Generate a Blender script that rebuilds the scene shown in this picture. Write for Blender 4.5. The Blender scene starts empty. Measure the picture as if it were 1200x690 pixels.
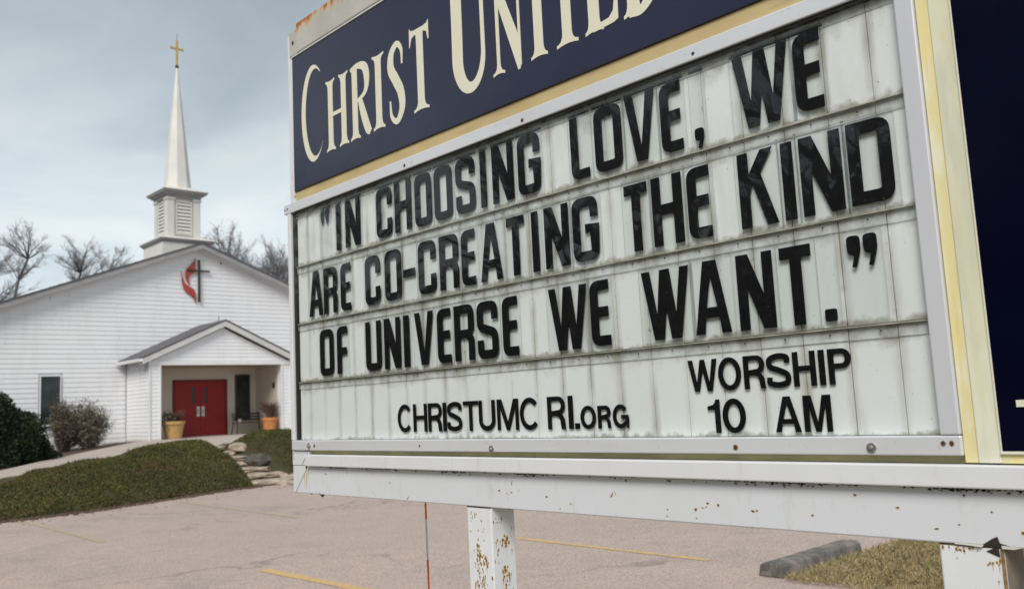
import bpy, math, random
import numpy as np
from mathutils import Vector, Matrix
random.seed(7)
rng = np.random.default_rng(7)
SC = bpy.context.scene
COL = SC.collection
R = math.radians

# ------------------------------------------------------------------ camera
cam_d = bpy.data.cameras.new('camera')
cam = bpy.data.objects.new('camera', cam_d)
COL.objects.link(cam)
SC.camera = cam
_p, _r, _a = 0.123348, -0.0497067, 0.757575
def _w(v):
    e1 = Vector((math.cos(_a), math.sin(_a), 0)); d = Vector((-math.sin(_a), math.cos(_a), 0))
    return Vector((v.dot(e1), v.dot(d), v.z))
_F = Vector((0, math.cos(_p), math.sin(_p))); _U0 = Vector((0, -math.sin(_p), math.cos(_p))); _R0 = Vector((1, 0, 0))
_R = _w(_R0*math.cos(_r) + _U0*math.sin(_r)); _U = _w(-_R0*math.sin(_r) + _U0*math.cos(_r)); _F = _w(_F)
cam.matrix_world = Matrix(((_R.x, _U.x, -_F.x, 0), (_R.y, _U.y, -_F.y, 0), (_R.z, _U.z, -_F.z, 1.55), (0, 0, 0, 1)))
cam_d.sensor_width = 36; cam_d.lens = 1029.13/1200*36
cam_d.clip_start = 0.05; cam_d.clip_end = 3000
cam_d.dof.use_dof = True; cam_d.dof.focus_distance = 2.35; cam_d.dof.aperture_fstop = 6.0

# ------------------------------------------------------------------ sky and sun
SUN_EL, SUN_AZ = 44, 236      # azimuth measured clockwise from +Y
W = bpy.data.worlds.new('World'); SC.world = W; W.use_nodes = True
nt = W.node_tree; N = nt.nodes; L = nt.links
bg = N['Background']; bg.inputs[1].default_value = 0.1
sky = N.new('ShaderNodeTexSky'); sky.sky_type = 'NISHITA'; sky.sun_disc = False
sky.sun_elevation = R(SUN_EL); sky.sun_rotation = R(SUN_AZ); sky.air_density = 1.0; sky.dust_density = 2.0
tc = N.new('ShaderNodeTexCoord')
sep = N.new('ShaderNodeSeparateXYZ'); L.new(tc.outputs['Generated'], sep.inputs[0])
# project the view direction on a cloud layer so that clouds flatten towards the horizon
mx = N.new('ShaderNodeMath'); mx.operation = 'ADD'; mx.inputs[1].default_value = 0.22; L.new(sep.outputs[2], mx.inputs[0])
mm = N.new('ShaderNodeMath'); mm.operation = 'MAXIMUM'; mm.inputs[1].default_value = 0.08; L.new(mx.outputs[0], mm.inputs[0])
dv = N.new('ShaderNodeVectorMath'); dv.operation = 'DIVIDE'
cb = N.new('ShaderNodeCombineXYZ')
for i in range(3): L.new(mm.outputs[0], cb.inputs[i])
L.new(tc.outputs['Generated'], dv.inputs[0]); L.new(cb.outputs[0], dv.inputs[1])
def wnoise(scale, detail, rough, off):
    m = N.new('ShaderNodeMapping'); m.inputs['Location'].default_value = off; L.new(dv.outputs[0], m.inputs[0])
    n = N.new('ShaderNodeTexNoise'); n.inputs['Scale'].default_value = scale; n.inputs['Detail'].default_value = detail
    n.inputs['Roughness'].default_value = rough; n.inputs['Distortion'].default_value = 0.4
    L.new(m.outputs[0], n.inputs[0]); return n
def wramp(src, stops):
    r = N.new('ShaderNodeValToRGB'); e = r.color_ramp.elements
    while len(e) < len(stops): e.new(0.5)
    for k, (p, c) in enumerate(stops): e[k].position = p; e[k].color = (*c, 1)
    L.new(src, r.inputs[0]); return r
n1 = wnoise(1.1, 6, 0.52, (3.3, 1.2, 0.4)); n2 = wnoise(2.3, 7, 0.55, (7.1, 2.2, 5.4))
cl = wramp(n1.outputs[0], [(0.30, (3.9, 4.5, 4.85)), (0.47, (5.45, 6.05, 6.4)), (0.62, (6.2, 6.7, 6.95))])
thin = wramp(n2.outputs[0], [(0.36, (1, 1, 1)), (0.60, (0.80, 0.80, 0.80))])
mixs = N.new('ShaderNodeMixRGB'); L.new(thin.outputs[0], mixs.inputs[0])
L.new(sky.outputs[0], mixs.inputs[1]); L.new(cl.outputs[0], mixs.inputs[2])
# a layer of cloud is seen through more air low down: brighter and whiter all round the horizon
el = wramp(sep.outputs[2], [(0.0, (1.06, 1.04, 1.02)), (0.20, (.97, .965, .96)), (0.46, (0.54, 0.56, 0.57)), (0.8, (.52, .53, .54))])
ml = N.new('ShaderNodeMixRGB'); ml.blend_type = 'MULTIPLY'; ml.inputs[0].default_value = 1
L.new(mixs.outputs[0], ml.inputs[1]); L.new(el.outputs[0], ml.inputs[2]); L.new(ml.outputs[0], bg.inputs[0])

sd = bpy.data.lights.new('sun', 'SUN'); sd.energy = 2.1; sd.angle = R(28); sd.color = (1.0, 0.95, 0.88)
so = bpy.data.objects.new('sun', sd); COL.objects.link(so)
sdir = Vector((math.sin(R(SUN_AZ))*math.cos(R(SUN_EL)), math.cos(R(SUN_AZ))*math.cos(R(SUN_EL)), math.sin(R(SUN_EL))))
so.rotation_euler = sdir.to_track_quat('Z', 'Y').to_euler()
SC.view_settings.view_transform = 'Standard'; SC.view_settings.look = 'None'
SC.view_settings.exposure = 0.53; SC.view_settings.gamma = 1

# ------------------------------------------------------------------ material helpers
class Mat:
    def __init__(s, name, col=(.8, .8, .8), rough=.6, metal=0., spec=.5):
        s.m = bpy.data.materials.new(name); s.m.use_nodes = True
        s.N = s.m.node_tree.nodes; s.L = s.m.node_tree.links
        s.b = s.N['Principled BSDF']; s.b.inputs['Roughness'].default_value = rough
        s.b.inputs['Metallic'].default_value = metal; s.b.inputs['Specular IOR Level'].default_value = spec
        s.g = s.N.new('ShaderNodeNewGeometry')
        s.c = s.rgb(col)
        s.L.new(s.c, s.b.inputs['Base Color'])
    def rgb(s, col):
        n = s.N.new('ShaderNodeRGB'); n.outputs[0].default_value = (*col, 1); return n.outputs[0]
    def pos(s, scale=(1, 1, 1), off=(0, 0, 0), obj=False):
        m = s.N.new('ShaderNodeMapping'); m.inputs['Scale'].default_value = scale; m.inputs['Location'].default_value = off
        if obj:
            t = s.N.new('ShaderNodeTexCoord'); s.L.new(t.outputs['Object'], m.inputs[0])
        else: s.L.new(s.g.outputs['Position'], m.inputs[0])
        return m.outputs[0]
    def noise(s, scale, detail=4, rough=.55, sc=(1, 1, 1), off=(0, 0, 0), dist=0., obj=False):
        n = s.N.new('ShaderNodeTexNoise'); n.inputs['Scale'].default_value = scale; n.inputs['Detail'].default_value = detail
        n.inputs['Roughness'].default_value = rough; n.inputs['Distortion'].default_value = dist
        s.L.new(s.pos(sc, off, obj), n.inputs[0]); return n.outputs[0]
    def step(s, src, a, b, lo=0., hi=1.):
        n = s.N.new('ShaderNodeMapRange'); n.inputs[1].default_value = a; n.inputs[2].default_value = b
        n.inputs[3].default_value = lo; n.inputs[4].default_value = hi; s.L.new(src, n.inputs[0]); return n.outputs[0]
    def math(s, op, a, b=None, clamp=False):
        n = s.N.new('ShaderNodeMath'); n.operation = op; n.use_clamp = clamp
        for i, v in enumerate((a, b)):
            if v is None: continue
            if isinstance(v, (int, float)): n.inputs[i].default_value = v
            else: s.L.new(v, n.inputs[i])
        return n.outputs[0]
    def mix(s, fac, col, mode='MIX'):
        n = s.N.new('ShaderNodeMixRGB'); n.blend_type = mode
        if isinstance(fac, (int, float)): n.inputs[0].default_value = fac
        else: s.L.new(fac, n.inputs[0])
        s.L.new(s.c, n.inputs[1])
        if isinstance(col, tuple): n.inputs[2].default_value = (*col, 1)
        else: s.L.new(col, n.inputs[2])
        s.c = n.outputs[0]; s.L.new(s.c, s.b.inputs['Base Color']); return s
    def xyz(s):
        n = s.N.new('ShaderNodeSeparateXYZ'); s.L.new(s.g.outputs['Position'], n.inputs[0]); return n.outputs
    def bump(s, src, strength=.3, dist=.01):
        n = s.N.new('ShaderNodeBump'); n.inputs['Strength'].default_value = strength; n.inputs['Distance'].default_value = dist
        s.L.new(src, n.inputs['Height']); s.L.new(n.outputs[0], s.b.inputs['Normal']); return s
    def rough(s, src): s.L.new(src, s.b.inputs['Roughness']); return s

def simple(name, col, rough=.6, var=.15, scale=6., metal=0., bump=0., spec=.5):
    m = Mat(name, col, rough, metal, spec)
    dark = tuple(c*(1-var) for c in col); 
    m.mix(m.step(m.noise(scale, 5), .35, .65), dark)
    if bump: m.bump(m.noise(scale*6, 4), bump, .01)
    return m.m

# ---- sign paints
def sign_paint(name, base, rust_amt, tint=(.64, .65, .67), bias=0., low=False):
    m = Mat(name, base, .42)
    m.mix(m.step(m.noise(5, 6, .6), .40, .75, 0, .55), tint)
    m.mix(m.step(m.noise(26, 5, .7, (1, 1, .25)), .56, .80, 0, .35), (.36, .34, .28))        # soft runs of grime
    r1 = m.noise(48, 5, .62, (1, .8, .55), dist=.5); zone = m.noise(7, 2, .5, (1, 1, .5), (3, 1, 7))
    chip = m.math('ADD', r1, m.step(zone, .42, .70, -.12+bias, .10*rust_amt))
    if low:
        chip = m.math('ADD', chip, m.step(m.xyz()[2], 1.24, 1.10, -.04, .055))
    m.mix(m.step(chip, .690, .720), (.50, .34, .12))
    m.mix(m.step(chip, .715, .745), (.30, .13, .035))
    m.mix(m.step(chip, .775, .80), (.05, .028, .018))
    h = m.math('SUBTRACT', m.noise(9, 4), m.math('MULTIPLY', m.step(chip, .685, .72), .6))
    m.bump(h, .25, .003)
    m.rough(m.step(chip, .68, .72, .40, .85))
    return m.m
M_white = sign_paint('white_painted_steel', (.72, .735, .76), .35)
M_beam = sign_paint('white_beam_paint', (.68, .705, .75), .95, bias=.02)
M_post = sign_paint('chipped_post_paint', (.76, .78, .82), 1.0, bias=.085, low=True)
# the cap: same paint with a rusty lip
m = Mat('rusty_cap_paint', (.50, .49, .46), .55)
X_, Y_, Z_ = m.xyz()
m.mix(m.step(m.noise(8, 6, .6), .4, .7, 0, .6), (.36, .35, .31))
lip = m.math('ADD', m.step(Z_, 3.02, 3.09), m.step(m.noise(16, 5, .65, (1, 1, .25)), .3, .7, -.50, .85))
m.mix(m.step(lip, .62, .78, 0, .85), (.58, .36, .16)); m.mix(m.step(lip, .84, .98), (.36, .13, .03)); M_cap = m.m
m = Mat('satin_aluminium_frame', (.74, .76, .80), .33, .25)
m.mix(m.step(m.noise(6, 6, .6, (1, .3, 1)), .4, .75, 0, .5), (.58, .59, .62)); m.mix(m.step(m.noise(60, 4, .6), .66, .74, 0, .5), (.30, .26, .2)); M_alu = m.m
m = Mat('aluminium_side_frame', (.64, .65, .70), .38, .15)
m.mix(m.step(m.noise(3, 4, .5, (1, 6, .4)), .4, .7, 0, .5), (.56, .58, .62)); M_alu2 = m.m
m = Mat('yellowed_paint', (.56, .45, .23), .5)
m.mix(m.step(m.noise(5, 6, .6, (1, 1, 1)), .35, .7, 0, .8), (.48, .37, .18)); m.mix(m.step(m.noise(9, 5, .6, (1, .4, 3)), .52, .66, 0, .6), (.40, .30, .15))
m.mix(m.step(m.noise(30, 5, .6, (1, .1, 1)), .55, .7, 0, .35), (.60, .43, .24)); M_yel = m.m
m = Mat('faded_yellow_side_paint', (.80, .70, .34), .4)
m.mix(m.step(m.noise(7, 5, .6, (1, 8, .5)), .40, .60), (.74, .68, .40)); m.mix(m.step(m.noise(9, 5, .6, (1, 3, .8), (2, 5, 1)), .50, .66, 0, .8), (.80, .79, .62)); m.mix(m.step(m.noise(14, 5, .6, (1, 4, .3)), .58, .7, 0, .5), (.66, .50, .24)); M_yel2 = m.m
m = Mat('cream_side_paint', (.72, .71, .53), .4)
m.mix(m.step(m.noise(6, 5, .6, (1, 3, .6)), .42, .60), (.63, .63, .49)); m.mix(m.step(m.noise(5, 5, .6, (1, 4, .7), (1, 7, 3)), .50, .66, 0, .8), (.80, .79, .68)); m.mix(m.step(m.noise(10, 5, .6, (1, 8, .5), (4, 1, 3)), .56, .7, 0, .6), (.74, .64, .34)); M_cream = m.m
m = Mat('shaded_yellow_paint', (.34, .32, .17), .6)  # yellow paint darkened to carry the shade under the bottom rail
m.mix(m.step(m.noise(8, 5, .6, (1, 1, 2)), .4, .7), (.50, .46, .22)); M_yel_shade = m.m
m = Mat('navy_panel_face', (.014, .016, .045), .16)
m.mix(m.step(m.noise(3, 4), .4, .7, 0, .5), (.020, .022, .055)); m.rough(m.step(m.noise(5, 5), .3, .7, .10, .26)); M_navy = m.m
m = Mat('deep_navy_face', (.0016, .0022, .012), .16, spec=.10)
m.mix(m.step(m.noise(4, 5, .6), .45, .65, 0, .6), (.003, .004, .016)); M_navy2 = m.m
m = Mat('cream_lettering', (.74, .73, .60), .5)
m.mix(m.step(m.noise(14, 5, .6, (1, 1, .6)), .42, .62, 0, .7), (.76, .70, .54)); m.mix(m.step(m.noise(80, 3), .66, .72, 0, .4), (.45, .42, .36)); M_crm = m.m
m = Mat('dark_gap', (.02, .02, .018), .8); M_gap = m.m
# translucent white board with seams and grime
def board_mat(name, base, rail=False):
    m = Mat(name, base, .38)
    X_, Y_, Z_ = m.xyz()
    s = m.math('SUBTRACT', 3.07-.107, Y_)
    fr = m.math('FRACT', m.math('ADD', m.math('DIVIDE', s, .1013), 10))
    d = m.math('ABSOLUTE', m.math('SUBTRACT', fr, .5))          # .5 at a seam
    zr = m.math('FRACT', m.math('ADD', m.math('DIVIDE', m.math('SUBTRACT', Z_, 1.671), .2245), 10))   # 0 just above a rail
    up = m.math('SUBTRACT', 1., zr)
    m.mix(m.step(m.noise(3.2, 5, .55), .4, .68, 0, .45), (.71, .735, .715))
    big = m.step(m.noise(2.6, 3, .5, (1, 1, 1), (4, 2, 1)), .35, .65, .25, 1)
    wob = m.step(m.noise(16, 4, .6, (1, 1, .35)), .3, .7, -.05, .05)
    seam = m.math('MULTIPLY', m.step(m.math('ADD', d, wob), .33, .49), m.math('MULTIPLY', big, m.step(m.noise(11, 5, .6, (1, 1, .5)), .33, .60, .25, .95)))
    m.mix(seam, (.34, .33, .27))
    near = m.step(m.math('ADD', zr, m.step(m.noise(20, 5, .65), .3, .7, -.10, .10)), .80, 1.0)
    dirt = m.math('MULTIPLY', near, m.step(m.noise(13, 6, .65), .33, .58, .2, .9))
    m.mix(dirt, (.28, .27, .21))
    low = m.step(m.math('SUBTRACT', zr, m.step(m.noise(24, 5, .65), .3, .7, -.04, .06)), .055, .0)
    m.mix(m.math('MULTIPLY', low, .8), (.26, .25, .19))
    # the topmost strip under the frame is the dirtiest
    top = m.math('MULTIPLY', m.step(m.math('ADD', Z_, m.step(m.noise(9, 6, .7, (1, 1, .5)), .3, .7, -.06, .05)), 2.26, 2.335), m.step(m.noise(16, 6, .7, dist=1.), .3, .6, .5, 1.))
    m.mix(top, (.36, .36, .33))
    run = m.math('MULTIPLY', m.step(m.noise(15, 5, .6, (1, 1, .10), (0, 3, 0)), .53, .70), m.step(m.noise(2.5, 3, .5, off=(7, 1, 2)), .42, .62))
    m.mix(m.math('MULTIPLY', run, .45), (.46, .455, .39))
    alg = m.math('MULTIPLY', m.step(m.noise(34, 5, .7), .60, .70), m.math('MAXIMUM', m.step(d, .42, .5), near))
    m.mix(m.math('MULTIPLY', alg, .8), (.15, .15, .08))
    m.mix(m.step(m.noise(150, 2, .5), .735, .76, 0, .6), (.08, .08, .06))
    m.bump(m.noise(18, 3), .08, .002)
    return m.m
M_board = board_mat('translucent_white_board', (.79, .825, .825))
M_ledge = simple('grimy_rail_ledge', (.50, .49, .42), .6, .45, 25)
m = Mat('black_letter_plastic', (.007, .007, .008), .4, spec=.12)
m.mix(m.step(m.noise(40, 5, .6), .50, .75, 0, .5), (.022, .023, .024)); m.mix(m.step(m.noise(170, 2), .76, .78, 0, .6), (.4, .4, .38)); M_blk = m.m
def film(name, tint, gl, rough=.05, fr=True):
    m = bpy.data.materials.new(name); m.use_nodes = True; n = m.node_tree.nodes; l = m.node_tree.links
    n.remove(n['Principled BSDF']); o = n['Material Output']
    t = n.new('ShaderNodeBsdfTransparent'); t.inputs[0].default_value = (*tint, 1)
    g = n.new('ShaderNodeBsdfGlossy'); g.inputs['Roughness'].default_value = rough
    mi = n.new('ShaderNodeMixShader')
    if fr:
        # Schlick's curve on the facing ratio: the same from both sides of a thin sheet
        f = n.new('ShaderNodeLayerWeight'); f.inputs[0].default_value = .5
        p5 = n.new('ShaderNodeMath'); p5.operation = 'POWER'; p5.inputs[1].default_value = 5; l.new(f.outputs['Facing'], p5.inputs[0])
        ma = n.new('ShaderNodeMath'); ma.operation = 'MULTIPLY_ADD'; ma.inputs[1].default_value = .7; ma.inputs[2].default_value = gl
        l.new(p5.outputs[0], ma.inputs[0]); l.new(ma.outputs[0], mi.inputs[0])
    else: mi.inputs[0].default_value = gl
    l.new(t.outputs[0], mi.inputs[1]); l.new(g.outputs[0], mi.inputs[2]); l.new(mi.outputs[0], o.inputs[0])
    return m
M_tile = film('clear_letter_plate', (.972, .978, .978), .010, .12, False)
M_cover = film('clear_cover_sheet', (.975, .98, .98), .050, .015)
M_edge = simple('plate_edge', (.55, .56, .54), .3, .2, 20)
M_screw = simple('zinc_screw', (.42, .41, .38), .35, .4, 200, .7)
m = Mat('rusted_steel', (.09, .045, .02), .85); m.mix(m.step(m.noise(60, 4), .4, .6), (.03, .018, .012)); M_rust = m.m
M_rusthalo = simple('rust_stain', (.34, .20, .08), .7, .5, 120)
M_flake = simple('black_debris', (.035, .028, .02), .9, .5, 400)

# ---- church
m = Mat('white_vinyl_siding', (.80, .81, .84), .45)
m.mix(m.step(m.noise(.7, 4, .5), .4, .7, 0, .4), (.75, .76, .79)); m.mix(m.step(m.noise(3, 6, .6, (1, 1, .2)), .50, .75, 0, .45), (.64, .64, .63)); m.mix(m.math('MULTIPLY', m.step(m.xyz()[2], 1.25, .7), m.step(m.noise(4, 5, .65), .35, .6, .1, .7)), (.52, .49, .44)); M_siding = m.m
M_trim = simple('white_trim', (.78, .79, .80), .5, .08, 2)
M_fascia = simple('grey_fascia', (.34, .34, .345), .55, .18, 3)
M_fascia2 = simple('pale_grey_fascia', (.60, .60, .60), .55, .12, 3)
M_steeple = simple('steeple_paint', (.66, .65, .62), .5, .10, 1.2)
m = Mat('asphalt_shingle', (.10, .10, .115), .9); m.mix(m.step(m.noise(60, 3), .4, .6), (.17, .165, .18)); m.bump(m.noise(120, 2), .5, .01); M_shingle = m.m
M_metalroof = simple('lead_flashing', (.30, .31, .32), .5, .2, 4, .3)
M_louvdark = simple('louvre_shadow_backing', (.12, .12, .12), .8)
M_gold = simple('gilded_metal', (.62, .42, .13), .38, .25, 12, .35)
M_red = simple('red_door_paint', (.31, .008, .010), .6, .22, 4, bump=.05)
M_redtrim = simple('red_frame_paint', (.17, .006, .007), .6, .2, 4)
m = Mat('tinted_glass', (.016, .022, .024), .12, spec=.35); m.mix(m.step(m.noise(2.5, 4), .4, .6), (.035, .043, .043)); M_glass = m.m
M_dark = simple('dark_door_glass', (.008, .007, .007), .3, .1)
M_brown = simple('dark_bronze_frame', (.05, .04, .03), .45, .2, 8)
M_beige = simple('beige_porch_paint', (.62, .57, .49), .7, .08, 2)
M_ceil = simple('tan_porch_ceiling', (.42, .34, .26), .7, .1, 2)
M_flame = simple('red_flame_panel', (.42, .055, .035), .4, .25, 3)
M_iron = simple('dark_metal', (.035, .03, .028), .5, .3, 8)
M_terra = simple('terracotta', (.56, .21, .07), .7, .18, 6)
M_ochre = simple('ochre_glazed_pot', (.54, .34, .13), .6, .25, 6)
M_soil = simple('soil', (.06, .04, .03), .95, .3, 30)
M_chrome = simple('brushed_steel', (.55, .55, .53), .35, .2, 30, .8)

# ---- ground
m = Mat('worn_asphalt', (0.570, 0.442, 0.379), .9)
m.mix(m.step(m.noise(.22, 5, .55), .36, .66, 0, .7), (0.459, 0.364, 0.320))
m.mix(m.step(m.noise(1.1, 6, .7), .42, .68, 0, .5), (0.408, 0.325, 0.290))
m.mix(m.step(m.noise(.55, 6, .7, (1, .6, 1), (3, 1, 0)), .55, .68, 0, .55), (0.265, 0.244, 0.241))
m.mix(m.step(m.noise(7, 6, .75), .48, .66, 0, .55), (0.357, 0.291, 0.261))
m.mix(m.step(m.noise(30, 4, .7), .47, .62, 0, .75), (0.285, 0.238, 0.216))
m.mix(m.step(m.noise(48, 3, .6), .56, .66, 0, .85), (0.755, 0.631, 0.561))
m.mix(m.step(m.noise(90, 2, .5), .56, .64, 0, .75), (0.153, 0.131, 0.123))
v = m.N.new('ShaderNodeTexVoronoi'); v.feature = 'DISTANCE_TO_EDGE'; v.inputs['Scale'].default_value = .28
wv = m.N.new('ShaderNodeVectorMath'); wv.operation = 'ADD'
nz = m.N.new('ShaderNodeTexNoise'); nz.inputs['Scale'].default_value = 1.3; nz.inputs['Detail'].default_value = 6; m.L.new(m.g.outputs['Position'], nz.inputs[0])
sc_ = m.N.new('ShaderNodeVectorMath'); sc_.operation = 'SCALE'; sc_.inputs['Scale'].default_value = 1.5; m.L.new(nz.outputs['Color'], sc_.inputs[0])
m.L.new(m.g.outputs['Position'], wv.inputs[0]); m.L.new(sc_.outputs[0], wv.inputs[1]); m.L.new(wv.outputs[0], v.inputs['Vector'])
crk = m.math('MULTIPLY', m.step(v.outputs['Distance'], .012, .002), m.step(m.noise(.35, 3), .47, .60, 0, .4))
m.mix(crk, (.09, .08, .075))
sheen = m.noise(.5, 4)
m.bump(m.math('SUBTRACT', m.noise(95, 3, .6), m.math('MULTIPLY', crk, 1.2)), .55, .012); M_asph = m.m
m = Mat('worn_yellow_line', (.70, .44, .13), .8); m.mix(m.step(m.noise(30, 5, .7), .46, .62, 0, .9), (.36, .30, .25)); m.mix(m.step(m.noise(3, 4, .6), .45, .7, 0, .5), (.36, .30, .24)); M_line = m.m
m = Mat('old_faded_line', (.44, .37, .24), .85); m.mix(m.step(m.noise(26, 5, .7), .45, .62, 0, .9), (.33, .29, .26)); M_line2 = m.m
m = Mat('concrete_walk', (.45, .385, .34), .9); m.mix(m.step(m.noise(1.2, 5, .6), .4, .7, 0, .6), (.37, .325, .29)); m.mix(m.step(m.noise(45, 4), .55, .7, 0, .4), (.28, .25, .23)); m.bump(m.noise(60, 3), .3, .01); M_conc = m.m
m = Mat('weathered_concrete_block', (.22, .20, .18), .92); m.mix(m.step(m.noise(5, 6, .65), .40, .58, 0, .9), (.085, .08, .075)); m.mix(m.step(m.noise(60, 3), .6, .7, 0, .6), (.38, .36, .33)); m.bump(m.noise(40, 5), .6, .01); M_curb = m.m
m = Mat('mossy_soil', (.045, .05, .020), .95); m.mix(m.step(m.noise(5, 5), .4, .6), (.055, .042, .022)); m.bump(m.noise(18, 5), .8, .04); M_turf = m.m
m = Mat('dark_mulch', (.06, .040, .030), .95); m.mix(m.step(m.noise(30, 4), .4, .6), (.12, .075, .055)); m.bump(m.noise(40, 4), .7, .02); M_mulch = m.m
m = Mat('dry_lawn_soil', (.19, .15, .085), .95); m.mix(m.step(m.noise(9, 5), .4, .62), (.11, .10, .045)); m.bump(m.noise(40, 5), .8, .02); M_dry = m.m
def leafmat(name, a, b, c, scale=3., rough=.6):
    m = Mat(name, a, rough, spec=.25); m.mix(m.step(m.noise(scale, 4), .4, .6), b); m.mix(m.step(m.noise(scale*9, 3), .5, .7), c); return m.m
def cover_leaf():
    m = Mat('ground_cover_leaves', (.122, .114, .034), .6, spec=.2)
    m.mix(m.step(m.noise(1.1, 5, .6), .38, .62), (.060, .068, .020)); m.mix(m.step(m.noise(.9, 4, .6, off=(5, 2, 1)), .52, .66, 0, .8), (.125, .080, .038))
    m.mix(m.step(m.noise(5, 4, .7), .45, .65, 0, .7), (.045, .048, .016)); m.mix(m.step(m.noise(22, 3), .5, .7, 0, .6), (.17, .15, .06)); return m.m
M_cover_leaf = cover_leaf()
M_hedge = leafmat('evergreen_hedge_leaves', (.018, .028, .011), (.030, .040, .014), (.012, .018, .009), 3)
M_bushleaf = leafmat('pale_shrub_leaves', (.20, .185, .13), (.12, .11, .075), (.34, .31, .25), 5)
M_straw = leafmat('dry_grass_blades', (.33, .26, .13), (.20, .17, .07), (.50, .40, .24), 6)
M_bark = simple('grey_bark', (.13, .125, .13), .9, .35, 3)
M_bark2 = simple('pale_grey_twigs', (.24, .235, .25), .9, .3, 3)
M_twig = simple('brown_twigs', (.11, .075, .055), .9, .3, 8)
M_dead = simple('dried_grass_plume', (.13, .075, .06), .9, .3, 8)
m = Mat('field_stone', (.46, .38, .30), .9); m.mix(m.step(m.noise(5, 5), .4, .62), (.27, .22, .17)); m.bump(m.noise(12, 6), .6, .03); M_stone = m.m
m = Mat('dark_boulder', (.10, .092, .075), .85); m.mix(m.step(m.noise(6, 5), .4, .62), (.06, .055, .045)); m.bump(m.noise(10, 6), .6, .03); M_boulder = m.m
M_orange = simple('orange_stake_plastic', (.85, .17, .03), .45, .15, 30)
M_stwhite = simple('white_stake_plastic', (.75, .76, .80), .5, .15, 30)

# ------------------------------------------------------------------ mesh helpers
class MB:
    def __init__(s): s.v = []; s.f = []; s.mi = []
    def add(s, vs, fs, mi=0):
        o = len(s.v); s.v += [tuple(v) for v in vs]; s.f += [tuple(i+o for i in f) for f in fs]; s.mi += [mi]*len(fs); return s
    def box(s, x0, x1, y0, y1, z0, z1, mi=0):
        v = [(x, y, z) for z in (z0, z1) for y in (y0, y1) for x in (x0, x1)]
        return s.add(v, [(0, 2, 3, 1), (4, 5, 7, 6), (0, 1, 5, 4), (2, 6, 7, 3), (0, 4, 6, 2), (1, 3, 7, 5)], mi)
    def prism(s, pts, axis, a, b, mi=0):
        """pts 2-D outline, extruded along axis ('x': pts=(y,z), 'y': pts=(x,z), 'z': pts=(x,y))"""
        n = len(pts)
        def P(p, t): return {'x': (t, p[0], p[1]), 'y': (p[0], t, p[1]), 'z': (p[0], p[1], t)}[axis]
        v = [P(p, a) for p in pts] + [P(p, b) for p in pts]
        return s.add(v, [tuple(range(n))[::-1], tuple(range(n, 2*n))] + [(i, (i+1) % n, n+(i+1) % n, n+i) for i in range(n)], mi)
    def frustum(s, cx, cy, z0, z1, r0, r1, n=4, rot=math.pi/4, mi=0):
        k = 1/math.cos(math.pi/n)
        v = []
        for z, r in ((z0, r0), (z1, r1)):
            for i in range(n):
                a = rot + 2*math.pi*i/n; v.append((cx+r*k*math.cos(a), cy+r*k*math.sin(a), z))
        return s.add(v, [tuple(range(n))[::-1], tuple(range(n, 2*n))] + [(i, (i+1) % n, n+(i+1) % n, n+i) for i in range(n)], mi)
    def tube(s, pts, rad, n=5, cap=True, mi=0):
        pts = [Vector(p) for p in pts]
        if not isinstance(rad, (list, tuple)): rad = [rad]*len(pts)
        vs = []; fs = []
        for i, p in enumerate(pts):
            d = (pts[min(i+1, len(pts)-1)] - pts[max(i-1, 0)])
            if d.length < 1e-9: d = Vector((0, 0, 1))
            d.normalize(); a = d.cross(Vector((.31, .93, .17))).normalized(); b = d.cross(a)
            for k in range(n):
                t = 2*math.pi*k/n; vs.append(p + (a*math.cos(t) + b*math.sin(t))*rad[i])
        for i in range(len(pts)-1):
            for k in range(n): fs.append((i*n+k, i*n+(k+1) % n, (i+1)*n+(k+1) % n, (i+1)*n+k))
        if cap: fs += [tuple(range(n))[::-1], tuple(range((len(pts)-1)*n, len(pts)*n))]
        return s.add(vs, fs, mi)
    def lathe(s, cx, cy, prof, n=20, mi=0):
        vs = [(cx+r*math.cos(2*math.pi*k/n), cy+r*math.sin(2*math.pi*k/n), z) for r, z in prof for k in range(n)]
        fs = [(i*n+k, i*n+(k+1) % n, (i+1)*n+(k+1) % n, (i+1)*n+k) for i in range(len(prof)-1) for k in range(n)]
        return s.add(vs, fs + [tuple(range(n))[::-1]], mi)
    def build(s, name, mat, parent=None, bevel=0., smooth=False, label=None, kind=None):
        me = bpy.data.meshes.new(name)
        off = OFF.get(parent.name, Vector((0, 0, 0))) if parent else s.__dict__.get('off', Vector((0, 0, 0)))
        me.from_pydata([(v[0]-off[0], v[1]-off[1], v[2]-off[2]) for v in s.v], [], s.f)
        for mt in (mat if isinstance(mat, (list, tuple)) else [mat]): me.materials.append(mt)
        if any(s.mi): me.polygons.foreach_set('material_index', s.mi)
        if smooth: me.polygons.foreach_set('use_smooth', [True]*len(me.polygons))
        me.update()
        o = bpy.data.objects.new(name, me); COL.objects.link(o)
        if parent: o.parent = parent; OFF[o.name] = off
        else: o.location = off
        if bevel:
            b = o.modifiers.new('bevel', 'BEVEL'); b.width = bevel; b.segments = 2; b.limit_method = 'ANGLE'; b.angle_limit = R(40)
        if label: o['label'] = label
        if kind: o['kind'] = kind
        return o
OFF = {}
def thing(name, label, cat, loc, group=None):
    o = bpy.data.objects.new(name, None); COL.objects.link(o); o.location = loc; o.empty_display_size = .2
    OFF[o.name] = Vector(loc); o['label'] = label; o['category'] = cat
    if group: o['group'] = group
    return o
def tag(o, label, cat, group=None):
    o['label'] = label; o['category'] = cat
    if group: o['group'] = group
    return o
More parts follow.
